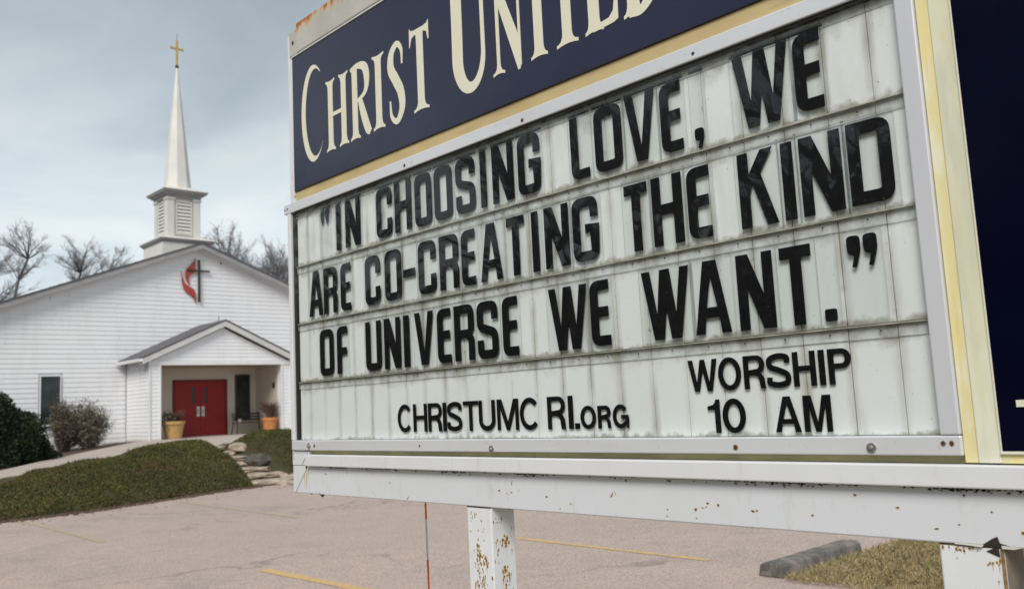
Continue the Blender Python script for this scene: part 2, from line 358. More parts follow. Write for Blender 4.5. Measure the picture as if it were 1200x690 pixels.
def tri_cloud(name, mat, base, vec_a, vec_b, parent=None, kind='stuff', off=None):
    """one triangle pair (a pointed leaf) per item: base (n,3), half-width vector a, length vector b"""
    n = len(base); 
    off = np.array(OFF.get(parent.name, Vector((0, 0, 0)))) if parent else np.zeros(3)
    base = base - off
    V = np.empty((n, 4, 3)); V[:, 0] = base; V[:, 1] = base + vec_b*.5 - vec_a; V[:, 2] = base + vec_b; V[:, 3] = base + vec_b*.5 + vec_a
    me = bpy.data.meshes.new(name); me.vertices.add(n*4); me.vertices.foreach_set('co', V.reshape(-1))
    me.loops.add(n*4); me.loops.foreach_set('vertex_index', np.arange(n*4)); me.polygons.add(n)
    me.polygons.foreach_set('loop_start', np.arange(n)*4); me.polygons.foreach_set('loop_total', np.full(n, 4))
    me.materials.append(mat); me.update(calc_edges=True); me.validate()
    o = bpy.data.objects.new(name, me); COL.objects.link(o)
    if parent: o.parent = parent
    if kind: o['kind'] = kind
    return o
def unit(n):
    v = rng.normal(size=(n, 3)); return v/np.linalg.norm(v, axis=1)[:, None]

# ------------------------------------------------------------------ ground, lot, walk, bank
def smooth(a, b, x):
    t = np.clip((x-a)/(b-a), 0, 1); return t*t*(3-2*t)
def front(x):            # foot of the bank
    return np.interp(x, [-40, 2, 4, 5.4, 7.3, 8.8, 9.6, 12, 60], [14, 16.6, 16.95, 17.1, 17.8, 18.4, 18.45, 18.3, 18.0])
def basez(x): return np.clip(.36 + (x-4)*.0667, .12, .86)
def crown(x): return np.interp(x, [1, 3, 4, 4.6, 5.3, 6.0, 7.0, 7.8, 8.6, 9.1, 9.4, 10.3, 10.7, 14], [.05, .16, .30, .50, .68, .72, .80, .95, 1.04, 1.0, .80, .9, 1.12, 1.15])
def ground_z(x, y):
    f = front(x); b = basez(x); c = crown(x)
    top = f + 2.5
    up = np.clip((y-f)/(top-f), 0, 1)
    z1 = c*np.sin(up*math.pi/2)**.9
    w = smooth(0, 2.1, y-top)
    z = z1*(1-w) + b*w
    st = smooth(9.25, 9.5, x)*(1-smooth(10.25, 10.55, x))            # the gap with the steps
    ramp = np.clip((y-18.5)/4.2, 0, 1)*.80 - .06
    z = z*(1-st) + np.where(y < 22.8, np.minimum(ramp, z+5), z)*st
    return np.where(y < f, -.06, z)
def sheet(name, mat, x0, x1, y0, y1, nx, ny, zf, dz=0., mask=None, kind='structure'):
    xs = np.linspace(x0, x1, nx); ys = np.linspace(y0, y1, ny); gx, gy = np.meshgrid(xs, ys); gz = zf(gx, gy)+dz
    v = np.stack([gx, gy, gz], -1).reshape(-1, 3)
    mb = MB(); mb.v = [tuple(p) for p in v]
    for j in range(ny-1):
        for i in range(nx-1):
            if mask is not None and not mask((xs[i]+xs[i+1])/2, (ys[j]+ys[j+1])/2): continue
            mb.f.append((j*nx+i, j*nx+i+1, (j+1)*nx+i+1, (j+1)*nx+i)); mb.mi.append(0)
    return mb.build(name, mat, smooth=True, kind=kind)
MB().add([(-400, -400, 0), (500, -400, 0), (500, 600, 0), (-400, 600, 0)], [(0, 1, 2, 3)]).build('parking_lot', M_asph, kind='structure')
bump_ = lambda x, y: ground_z(x, y) + np.where(y > front(x)+.05, .060*np.sin(x*3.1+y*1.7)*np.sin(y*2.3-x*.9) + .02*np.sin(x*7.3+1)*np.sin(y*6.1), 0)*(1-smooth(0, 2, y-front(x)-3))
sheet('grass_bank', M_turf, 0, 16, 16, 25, 130, 90, bump_)
sheet('church_grounds', M_mulch, -30, 0, 13, 80, 12, 30, lambda x, y: np.where(y < front(x), -.06, .12))
sheet('church_grounds', M_mulch, 0, 16, 25, 34, 33, 20, lambda x, y: basez(x))
sheet('church_grounds', M_mulch, 16, 70, 16, 34, 30, 20, lambda x, y: np.where(y < front(x), -.06, basez(x)-.0))
sheet('church_grounds', M_turf, 0, 110, 34, 200, 12, 12, lambda x, y: basez(x)-.02)
# walk: front and back edges as polylines in plan
def walk_front(x): return np.interp(x, [-12, 2, 4.2, 5.6, 7.4, 9.3, 10.3, 13, 17.5, 30], [14.5, 17.6, 18.7, 20.6, 21.7, 22.2, 22.7, 23.6, 24.6, 26])
def walk_back(x): return np.interp(x, [-12, 0, 5.7, 8.0, 10.2, 11.2, 11.75, 30], [20, 22, 24.9, 27.7, 29.9, 30.9, 31.0, 31.0])
xs = np.linspace(-12, 30, 127); mb = MB(); NT = 14
for i, x in enumerate(xs):
    f, b = walk_front(x), walk_back(x)
    for t in np.linspace(0, 1, NT):
        y = f+(b-f)*t; mb.v.append((x, y, float(basez(x))+.045))
    mb.v.append((x, f, float(basez(x))-.1)); mb.v.append((x, b, float(basez(x))-.1))
K = NT+2
for i in range(len(xs)-1):
    for t in range(NT-1): mb.f.append((i*K+t, (i+1)*K+t, (i+1)*K+t+1, i*K+t+1)); mb.mi.append(0)
    mb.f.append((i*K, i*K+NT, (i+1)*K+NT, (i+1)*K)); mb.mi.append(0)
    mb.f.append((i*K+NT-1, (i+1)*K+NT-1, (i+1)*K+NT+1, i*K+NT+1)); mb.mi.append(0)
mb.build('walkway', M_conc, kind='structure')
# painted lines
def line(x0, y0, x1, y1, w, mat):
    d = Vector((x1-x0, y1-y0, 0)).normalized(); n = Vector((-d.y, d.x, 0))*w/2
    n_ = 14; mb = MB()
    for i in range(n_+1):
        t = i/n_; p = Vector((x0, y0, .004)).lerp(Vector((x1, y1, .004)), t); j = n*(1+random.uniform(-.12, .12))
        mb.v += [tuple(p+j), tuple(p-j)]
    mb.f = [(2*i, 2*i+1, 2*i+3, 2*i+2) for i in range(n_)]; mb.mi = [0]*n_
    mb.build('parking_line', mat, kind='structure')
line(4.25, 16.5, 4.13, 12.5, .09, M_line2); line(7.02, 16.9, 6.86, 12.2, .09, M_line2)
line(4.38, 8.5, 4.47, 4.6, .13, M_line); line(7.13, 7.75, 7.10, 5.0, .085, M_line)
line(1.6, 16.0, 1.5, 12.4, .09, M_line2); line(1.75, 8.5, 1.8, 4.6, .10, M_line); line(9.9, 7.6, 9.9, 5.2, .10, M_line); line(9.8, 17.0, 9.7, 12.2, .09, M_line2)
# patch of dry lawn on the right and the island under the sign
sheet('lawn', M_dry, 6.55, 40, -20, 3.98, 60, 50, lambda x, y: .03+.012*np.sin(x*2.1)*np.sin(y*1.7)-.06*smooth(3.85, 3.98, y)-.06*(1-smooth(6.55, 6.75, x)))
sheet('lawn', M_dry, -8, 2.75, -12, 4.6, 60, 60, lambda x, y: .03+.012*np.sin(x*2.1)*np.sin(y*1.7)-.06*smooth(4.4, 4.6, y)-.06*smooth(2.6, 2.75, x))
def blades(name, x0, x1, y0, y1, n, mat, h, w, zf, flat=.6, keep=None):
    x = rng.uniform(x0, x1, n); y = rng.uniform(y0, y1, n)
    if keep is not None: k = keep(x, y); x, y = x[k], y[k]
    n = len(x); z = zf(x, y)
    hh = h*rng.uniform(.5, 1.4, n); u = unit(n); u[:, 2] = np.abs(u[:, 2])+flat; u /= np.linalg.norm(u, axis=1)[:, None]
    s = np.cross(u, unit(n)); s /= np.linalg.norm(s, axis=1)[:, None]
    return tri_cloud(name, mat, np.stack([x, y, z], -1), s*(w*rng.uniform(.6, 1.4, n))[:, None], u*hh[:, None])
blades('dry_grass', 6.6, 12.5, 1.5, 3.95, 60000, M_straw, .055, .0045, lambda x, y: np.full(len(x), .02), .25)
blades('dry_grass', .6, 2.7, -1.2, 4.5, 16000, M_straw, .05, .003, lambda x, y: np.full(len(x), .02), .4)
keepb = lambda x, y: (y > front(x)+.02) & (y < walk_front(x)-.03) & ~((x > 9.38) & (x < 10.42))
# clumps: density follows a soft patchwork so the mound has hummocks
def clumpkeep(x, y):
    patch = np.sin(x*4.3+1.3*np.sin(y*2.9))*np.sin(y*5.1+1.7*np.sin(x*2.1))+.35*np.sin(x*11+y*7)
    return keepb(x, y) & ((patch < .92) | (rng.random(len(x)) < .25))
def bank_z(x, y):
    return bump_(x, y) - .004 + rng.uniform(0, .02, len(x))
blades('ground_cover', 2.2, 14, 16.8, 24, 320000, M_cover_leaf, .042, .009, bank_z, .35, clumpkeep)
blades('ground_cover', 2.2, 14, 16.75, 24, 26000, M_cover_leaf, .085, .008, bank_z, .9, lambda x, y: (y > front(x)-.06) & (y < walk_front(x)+.05) & ~((x > 9.5) & (x < 10.3)) & (np.sin(x*3.7+y)*np.sin(y*4.1-x*1.3) > .1))
M_deadleaf = leafmat('dead_leaves', (.22, .12, .06), (.14, .075, .04), (.32, .22, .13), 9)
def litter(n, x0, x1, fy, spread, zf):
    x = rng.uniform(x0, x1, n); y = fy(x)+rng.normal(0, spread, n)+.0; z = zf(x, y)+.012
    a = unit(n)*.022; b = unit(n)*.05; a[:, 2] *= .3; b[:, 2] *= .35
    tri_cloud('dead_leaves', M_deadleaf, np.stack([x, y, z], -1), a, b)
litter(1500, 2.2, 9.4, lambda x: front(x)-.02, .12, lambda x, y: np.maximum(bump_(x, y), .004))
litter(900, 2.5, 9.3, lambda x: rng.uniform(front(x), front(x)+3), .1, lambda x, y: bump_(x, y)+.02)
litter(260, 2.5, 10.4, lambda x: front(x)-.5, .4, lambda x, y: np.full(len(x), .002))
# crumbly dark soil edge and leaf litter where the bank meets the lot
mb = MB()
for i in range(2200):
    x = random.uniform(2.0, 9.4); y = float(front(x))+random.gauss(-.05, .10); r = random.uniform(.010, .038)
    mb.frustum(x, y, -.005, r*.8, r, r*.5, 5, random.random()*3)
mb.build('soil_crumbs', M_mulch, kind='stuff')

# stone steps
st = thing('stone_steps', 'rough fieldstone steps climbing between the two grassy banks to the walk', 'steps', (9.9, 18.6, 0))
def slab(x0, x1, y0, y1, z0, z1, mat, name='step_stone', parent=st, sub=None, seed=0):
    rd = random.Random(seed); n = 14; mb = MB(); cx, cy = (x0+x1)/2, (y0+y1)/2; rx, ry = (x1-x0)/2, (y1-y0)/2
    ring = []
    for i in range(n):
        a = 2*math.pi*i/n; c, s = math.cos(a), math.sin(a); k = 1/max(abs(c), abs(s))**.75
        ring.append((c*k*rd.uniform(.84, 1.02), s*k*rd.uniform(.80, 1.02)))
    hs = [(z0, .95), (z0+(z1-z0)*.55, 1.03), (z1-.02, .98), (z1, .86)]
    for z, f in hs:
        for (a, b) in ring: mb.v.append((cx+a*rx*f, cy+b*ry*f, z+(rd.uniform(-.008, .008) if z > z0 else 0)))
    for j in range(3):
        for i in range(n): mb.f.append((j*n+i, j*n+(i+1) % n, (j+1)*n+(i+1) % n, (j+1)*n+i)); mb.mi.append(0)
    mb.f.append(tuple(range(3*n, 4*n))); mb.mi.append(0)
    return mb.build(name, mat, parent, smooth=False, bevel=.012)
def rock(cx, cy, cz, rx, ry, rz, mat, name='step_stone', parent=st, seed=0, pw=3.2):
    rd = random.Random(seed); nu, nv = 14, 6; mb = MB(); f = [rd.uniform(1.5, 4) for _ in range(6)]; ph = [rd.uniform(0, 6) for _ in range(6)]; yaw = rd.uniform(-.25, .25)
    for j in range(nv+1):
        b = -math.pi/2+math.pi*j/nv
        for i in range(nu):
            a = 2*math.pi*i/nu; d = Vector((math.cos(a)*math.cos(b), math.sin(a)*math.cos(b), math.sin(b)))
            r = (abs(d.x)**pw+abs(d.y)**pw+abs(d.z)**pw)**(-1/pw)
            r *= 1+.09*math.sin(f[0]*d.x*2+ph[0])*math.sin(f[1]*d.y*2+ph[1])+.06*math.sin(f[2]*d.z*2+f[3]*d.x*3+ph[2])+rd.uniform(-.07, .07)
            x, y = d.x*r*rx, d.y*r*ry
            mb.v.append((cx+x*math.cos(yaw)-y*math.sin(yaw), cy+x*math.sin(yaw)+y*math.cos(yaw), cz+d.z*r*rz))
    mb.f = [(j*nu+i, j*nu+(i+1) % nu, (j+1)*nu+(i+1) % nu, (j+1)*nu+i) for j in range(nv) for i in range(nu)]; mb.mi = [0]*len(mb.f)
    return mb.build(name, mat, parent, bevel=.012)
for k in range(0):
    y = 18.45+k*.72; z = .13*(k+1)+.01
    slab(9.36+.05*(k % 2), 10.36-.06*((k+1) % 3), y, y+.85, z-.2, z, M_stone, seed=k+3)
for k in range(7):
    y = 18.50+k*.62; z = .118*(k+1)
    if k % 2:
        rock(9.80+random.uniform(-.05, .05), y+.26, z-.055, random.uniform(.44, .54), .40, .062, M_stone, seed=k+60, pw=5)
        rock(10.34, y+.22, z-.06, .16, .30, .060, M_stone, seed=k+70, pw=4)
    else:
        rock(9.92+random.uniform(-.08, .05), y+.26, z-.055, random.uniform(.52, .60), .40, .062, M_stone, seed=k+60, pw=5)
for i, (x, y, z, a, b_, c) in enumerate([(9.36, 19.3, .12, .22, .34, .10), (9.38, 20.7, .44, .24, .36, .11), (9.40, 22.0, .72, .22, .3, .10), (10.5, 18.85, .08, .26, .32, .12), (10.52, 21.5, .78, .26, .36, .13), (10.15, 18.25, .02, .40, .20, .06)]):
    rock(x, y, z, a, b_, c, M_stone, seed=i+80, pw=3.6)
bo = rock(10.36, 20.15, .48, .40, .44, .17, M_boulder, 'boulder', None, seed=35, pw=2.3)
tag(bo, 'dark rounded boulder at the right side of the stone steps', 'boulder')

# concrete wheel stop beside the lawn
mb = MB(); mb.prism([(4.00, 0), (4.24, 0), (4.22, .095), (4.19, .112), (4.05, .112), (4.02, .095)], 'x', 6.72, 8.16)
tag(mb.build('parking_block', M_curb, bevel=.012), 'weathered grey concrete parking block lying at the edge of the dry lawn', 'parking block')
# marker stake
stt = thing('marker_stake', 'thin orange and white driveway marker stake standing behind the sign', 'marker stake', (2.2, 2.89, 0))
for k, (a, b, mt, lb) in enumerate([(-.02, .40, M_stwhite, 'white band'), (.40, .833, M_orange, 'orange band'), (.833, .96, M_stwhite, 'white band'), (.96, 1.107, M_stwhite, 'white band'), (1.107, 1.22, M_orange, 'orange band')]):
    pass
mb = MB(); mb.tube([(2.2, 2.89, -.02), (2.2, 2.89, .56), (2.2, 2.892, .948)], .0042, 8); mb.build('orange_rod', M_orange, stt)
mb = MB(); mb.tube([(2.2, 2.892, .948), (2.2, 2.893, 1.107)], .0040, 8); mb.build('white_band', M_stwhite, stt)
mb = MB(); mb.tube([(2.2, 2.893, 1.107), (2.2, 2.894, 1.24)], .0043, 8); mb.build('orange_tip', M_orange, stt)

# ------------------------------------------------------------------ church
AX, FY = 14.5, 33.2
ch = thing('church', 'white clapboard church with gable front, red doors under a porch, roof and tall spire', 'church', (AX, FY, .6))
HALF = 12.6; SL = .378; TOPZ = 8.38
def roofz(x): return TOPZ - SL*abs(x-AX)
BACK = 52
# core walls set behind the boards
mb = MB(); e = roofz(AX-HALF)-.3
mb.prism([(AX-HALF+.3, .2), (AX+HALF-.3, .2), (AX+HALF-.3, e), (AX, TOPZ-.36), (AX-HALF+.3, e)], 'y', FY+.03, BACK)
mb.build('wall_core', M_siding, ch)
# clapboards, one object each
def board(x0, x1, z, y, h, slope=None, parent=ch, top=None, apex=AX, axis='y', mat=M_siding, name='clapboard'):
    """front board: a wedge, thick at its lower edge; ends cut to the rake when slope is given"""
    z1 = z+h; a0, b0, a1, b1 = x0, x1, x0, x1
    if slope:
        tz = top
        h0 = (tz-z)/slope; h1 = (tz-z1)/slope
        if h0 <= .02: return
        h1 = max(h1, 0.005)
        a0, b0 = max(x0, apex-h0), min(x1, apex+h0); a1, b1 = max(x0, apex-h1), min(x1, apex+h1)
        if a0 >= b0: return
        if a1 > b1:
            if (x0+x1)/2 < apex: a1 = b1
            else: b1 = a1
    lo, hi = .017, .003
    if axis == 'y':
        v = [(a0, y-lo, z), (b0, y-lo, z), (b1, y-hi, z1), (a1, y-hi, z1), (a0, y, z), (b0, y, z), (b1, y, z1), (a1, y, z1)]
    else:   # runs along y on a wall facing -x at x=y
        v = [(y-lo, b0, z), (y-lo, a0, z), (y-hi, a1, z1), (y-hi, b1, z1), (y, b0, z), (y, a0, z), (y, a1, z1), (y, b1, z1)]
    mb = MB(); mb.add(v, [(0, 1, 2, 3), (4, 7, 6, 5), (0, 4, 5, 1), (3, 2, 6, 7), (0, 3, 7, 4), (1, 5, 6, 2)])
    return mb.build(name, mat, parent)
P = .168; PP = .135
z = .70-2*P
WX0, WX1, WZ0, WZ1 = 8.84, 9.60, 1.52, 3.36
PX0, PX1, PZ = 11.75, 17.24, 3.60
while z < TOPZ-.36:
    segs = [(AX-HALF+.32, AX+HALF-.32)]
    def cut(segs, a, b):
        out = []
        for s0, s1 in segs:
            if b <= s0 or a >= s1: out.append((s0, s1)); continue
            if a > s0: out.append((s0, a))
            if b < s1: out.append((b, s1))
        return out
    if z+P > WZ0 and z < WZ1: segs = cut(segs, WX0, WX1)
    if z+P > WZ0 and z < WZ1: segs = cut(segs, 5.0, 5.76)
    if z < PZ: segs = cut(segs, PX0, PX1)
    for s0, s1 in segs:
        x = 3.66*random.random()+AX-HALF-3
        cuts = [s0]
        while x < s1-.3:
            if x > s0+.3: cuts.append(x)
            x += 3.66
        cuts.append(s1)
        for c0, c1 in zip(cuts[:-1], cuts[1:]): board(c0+.002, c1-.002, z, FY, P, SL, ch, TOPZ-.295)
    z += P
# rake boards, roof
def roof_side(sgn, name='roof'):
    mb = MB(); xe = AX+sgn*HALF
    for (ya, yb, t0, t1) in ((FY-.42, BACK+.4, .0, .05),):
        a = [(AX, TOPZ-t1), (xe, roofz(xe)-t1), (xe, roofz(xe)), (AX, TOPZ)]
        if sgn < 0: a = a[::-1]
        mb.prism(a, 'y', ya, yb)
    # shingle courses as real steps near the front
    n = 44
    for k in range(n):
        x0 = AX+sgn*HALF*(k/n); x1 = AX+sgn*HALF*((k+1)/n+.002)
        a = [(x0, roofz(x0)+.003), (x1, roofz(x1)+.003), (x1, roofz(x1)+.022), (x0, roofz(x0)+.010)]
        if sgn < 0: a = a[::-1]
        mb.prism(a, 'y', FY-.43, BACK+.41)
    return mb.build(name, M_shingle, ch)
roof_side(-1); roof_side(1)
def rake(sgn, ax, tz, sl, half, y0, y1, h, name, mat, parent, drop=.052):
    xe = ax+sgn*half; a = [(ax, tz-drop-h), (xe, tz-sl*half-drop-h), (xe, tz-sl*half-drop), (ax, tz-drop)]
    if sgn < 0: a = a[::-1]
    mb = MB(); mb.prism(a, 'y', y0, y1); return mb.build(name, mat, parent)
for sg in (-1, 1):
    rake(sg, AX, TOPZ, SL, HALF, FY-.40, FY-.34, .175, 'rake_board', M_fascia, ch)
    rake(sg, AX, TOPZ, SL, HALF, FY-.338, FY-.002, .03, 'rake_soffit', M_trim, ch, .20)
    rake(sg, AX, TOPZ, SL, HALF, FY-.05, FY-.028, .08, 'frieze_board', M_trim, ch, .232)
    mb = MB(); xe = AX+sg*(HALF-.3); mb.box(min(xe, xe-sg*.14), max(xe, xe-sg*.14), FY-.04, FY+.1, .3, e-.02); mb.build('corner_board', M_trim, ch)
# windows left of the porch
def window(x0, x1, z0, z1, y, frame_mat, parent, fw=.07, mull=0):
    mb = MB(); mb.box(x0-fw, x0, y-.05, y+.02, z0-fw, z1+fw); mb.box(x1, x1+fw, y-.05, y+.02, z0-fw, z1+fw)
    mb.box(x0, x1, y-.05, y+.02, z1, z1+fw); mb.box(x0, x1, y-.05, y+.02, z0-fw, z0)
    w = mb.build('window', frame_mat, parent)
    g = MB(); g.box(x0, x1, y-.012, y+.01, z0, z1); g.build('pane', M_glass, w)
    s = MB(); s.box(x0-fw-.02, x1+fw+.02, y-.09, y-.052, z0-fw-.03, z0-fw+.02); s.build('sill', frame_mat, w)
    return w
window(8.91, 9.53, 1.62, 3.27, FY-.001, M_trim, ch, .03); window(5.07, 5.69, 1.62, 3.27, FY-.001, M_trim, ch, .03)
mb = MB(); mb.box(AX-HALF+.34, PX0-.02, FY-.02, FY+.02, .2, .70-P-.01); mb.build('foundation', M_curb, ch)

# ---- porch
PY = 31.0; FLZ = .90
pt = 5.16; psl = .46; ph = 3.02
mb = MB(); mb.box(PX0-.02, PX1+.05, PY-.02, FY+.02, .3, FLZ); mb.build('porch_floor', M_conc, ch)
# side walls and piers
mb = MB(); mb.box(PX0+.03, PX0+.20, PY+.05, FY-.001, .6, 3.66); mb.build('porch_side_wall', M_siding, ch)
mb = MB(); mb.box(PX1-.20, PX1-.03, PY+.05, FY-.001, .6, 3.66); mb.build('porch_side_wall', M_siding, ch)
mb = MB(); mb.box(PX1-.43, PX1-.202, PY+.30, FY-.03, FLZ+.002, 3.52); mb.build('porch_inner_wall', M_beige, ch)
for (a, b) in ((PX0+.03, PX0+.41), (PX1-.41, PX1-.03)):
    mb = MB(); mb.box(a+.001, b, PY+.03, PY+.299, .62, 3.659); mb.build('pier', M_siding, ch)
z = .66
while z < 3.55:
    board(PY+.05, FY-.03, z, PX0+.03, min(PP, 3.6-z), axis='x'); 
    board(PX0+.09, PX0+.37, z, PY+.03, min(PP, 3.6-z)); board(PX1-.37, PX1-.09, z, PY+.03, min(PP, 3.6-z))
    z += PP
for x in (PX0, PX0+.37, PX1-.42, PX1-.05):
    mb = MB(); mb.box(x, x+.06, PY-.012, PY+.06, .62, 3.50); mb.build('corner_trim', M_trim, ch)
mb = MB(); mb.box(PX0+.005, PX1-.005, PY-.014, PY+.10, 3.50, 3.655); mb.build('porch_beam', M_trim, ch)
mb = MB(); mb.box(PX0+.42, PX1-.42, PY+.12, FY-.05, 3.52, 3.57); mb.build('porch_ceiling', M_ceil, ch)
mb = MB(); mb.box(PX0+.2, PX1-.2, FY-.09, FY-.03, FLZ+.001, 3.519); mb.build('porch_back_wall', M_beige, ch)
# gable
tzp = pt-.30
mb = MB(); mb.prism([(PX0+.1, 3.657), (PX1-.1, 3.657), (AX, tzp)], 'y', PY+.031, PY+.2); mb.build('gable_wall', M_siding, ch)
z = 3.66
while z < tzp-.05:
    board(PX0, PX1, z, PY+.03, PP, .46, ch, tzp); z += PP
for sg in (-1, 1):
    xe = AX+sg*ph; mb = MB()
    a = [(AX, pt-.04), (xe, pt-psl*ph-.04), (xe, pt-psl*ph), (AX, pt)]
    if sg < 0: a = a[::-1]
    mb.prism(a, 'y', PY-.18, FY-.031)
    n = 16
    for k in range(n):
        x0 = AX+sg*ph*(k/n); x1 = AX+sg*ph*((k+1)/n+.004)
        a = [(x0, pt-psl*abs(x0-AX)+.002), (x1, pt-psl*abs(x1-AX)+.002), (x1, pt-psl*abs(x1-AX)+.026), (x0, pt-psl*abs(x0-AX)+.008)]
        if sg < 0: a = a[::-1]
        mb.prism(a, 'y', PY-.19, FY-.032)
    mb.build('porch_roof', M_shingle, ch)
    rake(sg, AX, pt, psl, ph, PY-.165, PY-.12, .21, 'porch_rake_board', M_fascia2, ch, .042)
    rake(sg, AX, pt, psl, ph-.05, PY-.118, PY+.028, .02, 'porch_soffit', M_fascia, ch, .21)
    # gutter along the eave
    gx = xe+sg*.05; gz = pt-psl*ph-.05
    mb = MB(); a = [(gx-.055, gz-.10), (gx+.055, gz-.10), (gx+.07, gz+.01), (gx+.058, gz+.01), (gx+.045, gz-.085), (gx-.045, gz-.085), (gx-.058, gz+.01), (gx-.07, gz+.01)]
    mb.prism(a, 'y', PY-.16, FY-.06); mb.build('gutter', M_trim, ch)
mb = MB(); mb.tube([(AX-ph-.03, PY+.1, gz-.08), (AX-ph+.02, PY+.12, gz-.18), (PX0-.02, PY+.3, gz-.26), (PX0-.02, PY+.45, gz-.40)], .035, 8); mb.build('downspout', M_trim, ch)
mb = MB(); mb.tube([(AX, PY+.4, pt), (AX, PY+.4, pt+.18)], .02, 6); mb.build('vent_pipe', M_metalroof, ch)
# doors
DY = FY-.09
dd = MB(); dd.box(13.44, 13.53, DY-.05, DY+.001, FLZ, 3.06); dd.box(15.50, 15.59, DY-.05, DY+.001, FLZ, 3.06); dd.box(13.53, 15.50, DY-.05, DY+.001, 2.98, 3.06)
dd.build('door_frame', M_redtrim, ch)
for s, (a, b) in enumerate(((13.535, 14.505), (14.52, 15.495))):
    mb = MB(); wx0, wx1 = (14.17, 14.29) if s == 0 else (14.68, 14.80)
    wz0, wz1 = 2.13, 2.78
    mb.box(a, wx0, DY-.03, DY-.001, FLZ+.02, 2.975); mb.box(wx1, b, DY-.03, DY-.001, FLZ+.02, 2.975)
    mb.box(wx0, wx1, DY-.03, DY-.001, FLZ+.02, wz0); mb.box(wx0, wx1, DY-.03, DY-.001, wz1, 2.975)
    d = mb.build('door', M_red, ch)
    g = MB(); g.box(wx0, wx1, DY-.018, DY-.004, wz0, wz1); g.build('pane', M_dark, d)
    hx0, hx1 = (14.36, 14.475) if s == 0 else (14.55, 14.665)
    h = MB(); h.box(hx0, hx1, DY-.038, DY-.0305, 1.66, 2.03)
    h.tube([((hx0+hx1)/2, DY-.035, 1.74), ((hx0+hx1)/2, DY-.09, 1.76), ((hx0+hx1)/2, DY-.09, 1.93), ((hx0+hx1)/2, DY-.035, 1.95)], .012, 6)
    h.build('handle', M_chrome, d)
window(15.98, 16.50, 1.52, 3.18, DY-.0, M_brown, ch, .05)
# wall light inside the right pier
wl = MB(); wl.lathe(16.79, PY+.55, [(.02, 2.60), (.06, 2.64), (.075, 2.76), (.03, 2.84), (.005, 2.86)], 10); wl.build('wall_light', M_iron, ch)

# ---- steeple
SX, SY = 14.5, 35.2
mb = MB(); mb.box(SX-1.0, SX+1.0, SY-1.0, SY+1.0, 7.2, 8.62); mb.build('steeple_base', M_steeple, ch)
mb = MB(); mb.frustum(SX, SY, 8.60, 8.66, 1.03, 1.07); mb.frustum(SX, SY, 8.662, 8.74, 1.09, 1.13); mb.build('base_moulding', M_fascia, ch)
mb = MB(); mb.frustum(SX, SY, 8.742, 8.80, 1.13, 1.10); mb.frustum(SX, SY, 8.802, 8.90, 1.09, .72); mb.build('base_cap', M_steeple, ch)
mb = MB(); mb.box(SX-.62, SX+.62, SY-.62, SY+.62, 8.85, 10.60); mb.build('belfry', M_steeple, ch)
for ax_ in (0, 1):
    for sg in (-1, 1):
        for e2 in (-1, 1):
            mb = MB(); u0, u1 = sorted((e2*.40, e2*.685)); w0, w1 = sorted((sg*.621, sg*.685))
            if ax_ == 0: mb.box(SX+u0, SX+u1, SY+w0, SY+w1, 8.90, 10.42)
            elif sg*e2: 
                u0, u1 = sorted((e2*.40, e2*.620)); mb.box(SX+w0, SX+w1, SY+u0, SY+u1, 8.90, 10.42)
            mb.build('pilaster', M_steeple, ch)
            # impost block on the pilaster
            mb = MB(); u0, u1 = sorted((e2*.37, e2*.72)); w0, w1 = sorted((sg*.62, sg*.72))
            if ax_ == 0: mb.box(SX+u0, SX+u1, SY+w0, SY+w1, 10.421, 10.50)
            else:
                u0, u1 = sorted((e2*.37, e2*.619)); mb.box(SX+w0, SX+w1, SY+u0, SY+u1, 10.421, 10.50)
            mb.build('impost', M_steeple, ch)
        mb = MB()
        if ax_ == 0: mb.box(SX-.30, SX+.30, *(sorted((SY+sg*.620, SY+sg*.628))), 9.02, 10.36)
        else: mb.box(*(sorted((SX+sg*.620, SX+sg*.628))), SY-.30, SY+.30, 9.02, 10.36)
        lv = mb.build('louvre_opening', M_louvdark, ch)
        for k in range(9):
            z = 9.06+k*.143; mb = MB(); o0, o1 = .629, .672
            pr = [(sg*o0, z+.10), (sg*o1, z+.0), (sg*o1, z+.025), (sg*o0, z+.125)]
            if ax_ == 0:
                mb.prism([(SY+p[0], p[1]) for p in pr], 'x', SX-.285, SX+.285)
            else:
                mb.prism([(SX+p[0], p[1]) for p in pr], 'y', SY-.285, SY+.285)
            mb.build('slat', M_steeple, lv)
        mb = MB()
        for (u0, u1, z0, z1) in ((-.33, -.287, 9.0, 10.38), (.287, .33, 9.0, 10.38), (-.287, .287, 10.34, 10.38), (-.287, .287, 9.0, 9.05)):
            if ax_ == 0: mb.box(SX+u0, SX+u1, *(sorted((SY+sg*.622, SY+sg*.676))), z0, z1)
            else: mb.box(*(sorted((SX+sg*.622, SX+sg*.676))), SY+u0, SY+u1, z0, z1)
        mb.build('louvre_frame', M_steeple, ch)
mb = MB(); mb.box(SX-.70, SX+.70, SY-.70, SY+.70, 10.502, 10.60); mb.frustum(SX, SY, 10.602, 10.70, .74, .84); mb.frustum(SX, SY, 10.702, 10.80, .88, .93); mb.build('cornice', M_fascia, ch)
mb = MB(); mb.frustum(SX, SY, 10.802, 10.85, .93, .90); mb.frustum(SX, SY, 10.852, 11.02, .88, .50); mb.build('cornice_cap', M_steeple, ch)
mb = MB(); mb.frustum(SX, SY, 10.95, 16.28, .515, .035, 8, math.pi/8); mb.build('spire', M_steeple, ch)
mb = MB(); mb.lathe(SX, SY, [(.03, 16.24), (.075, 16.30), (.075, 16.36), (.02, 16.42)], 10); mb.build('finial_ball', M_iron, ch)
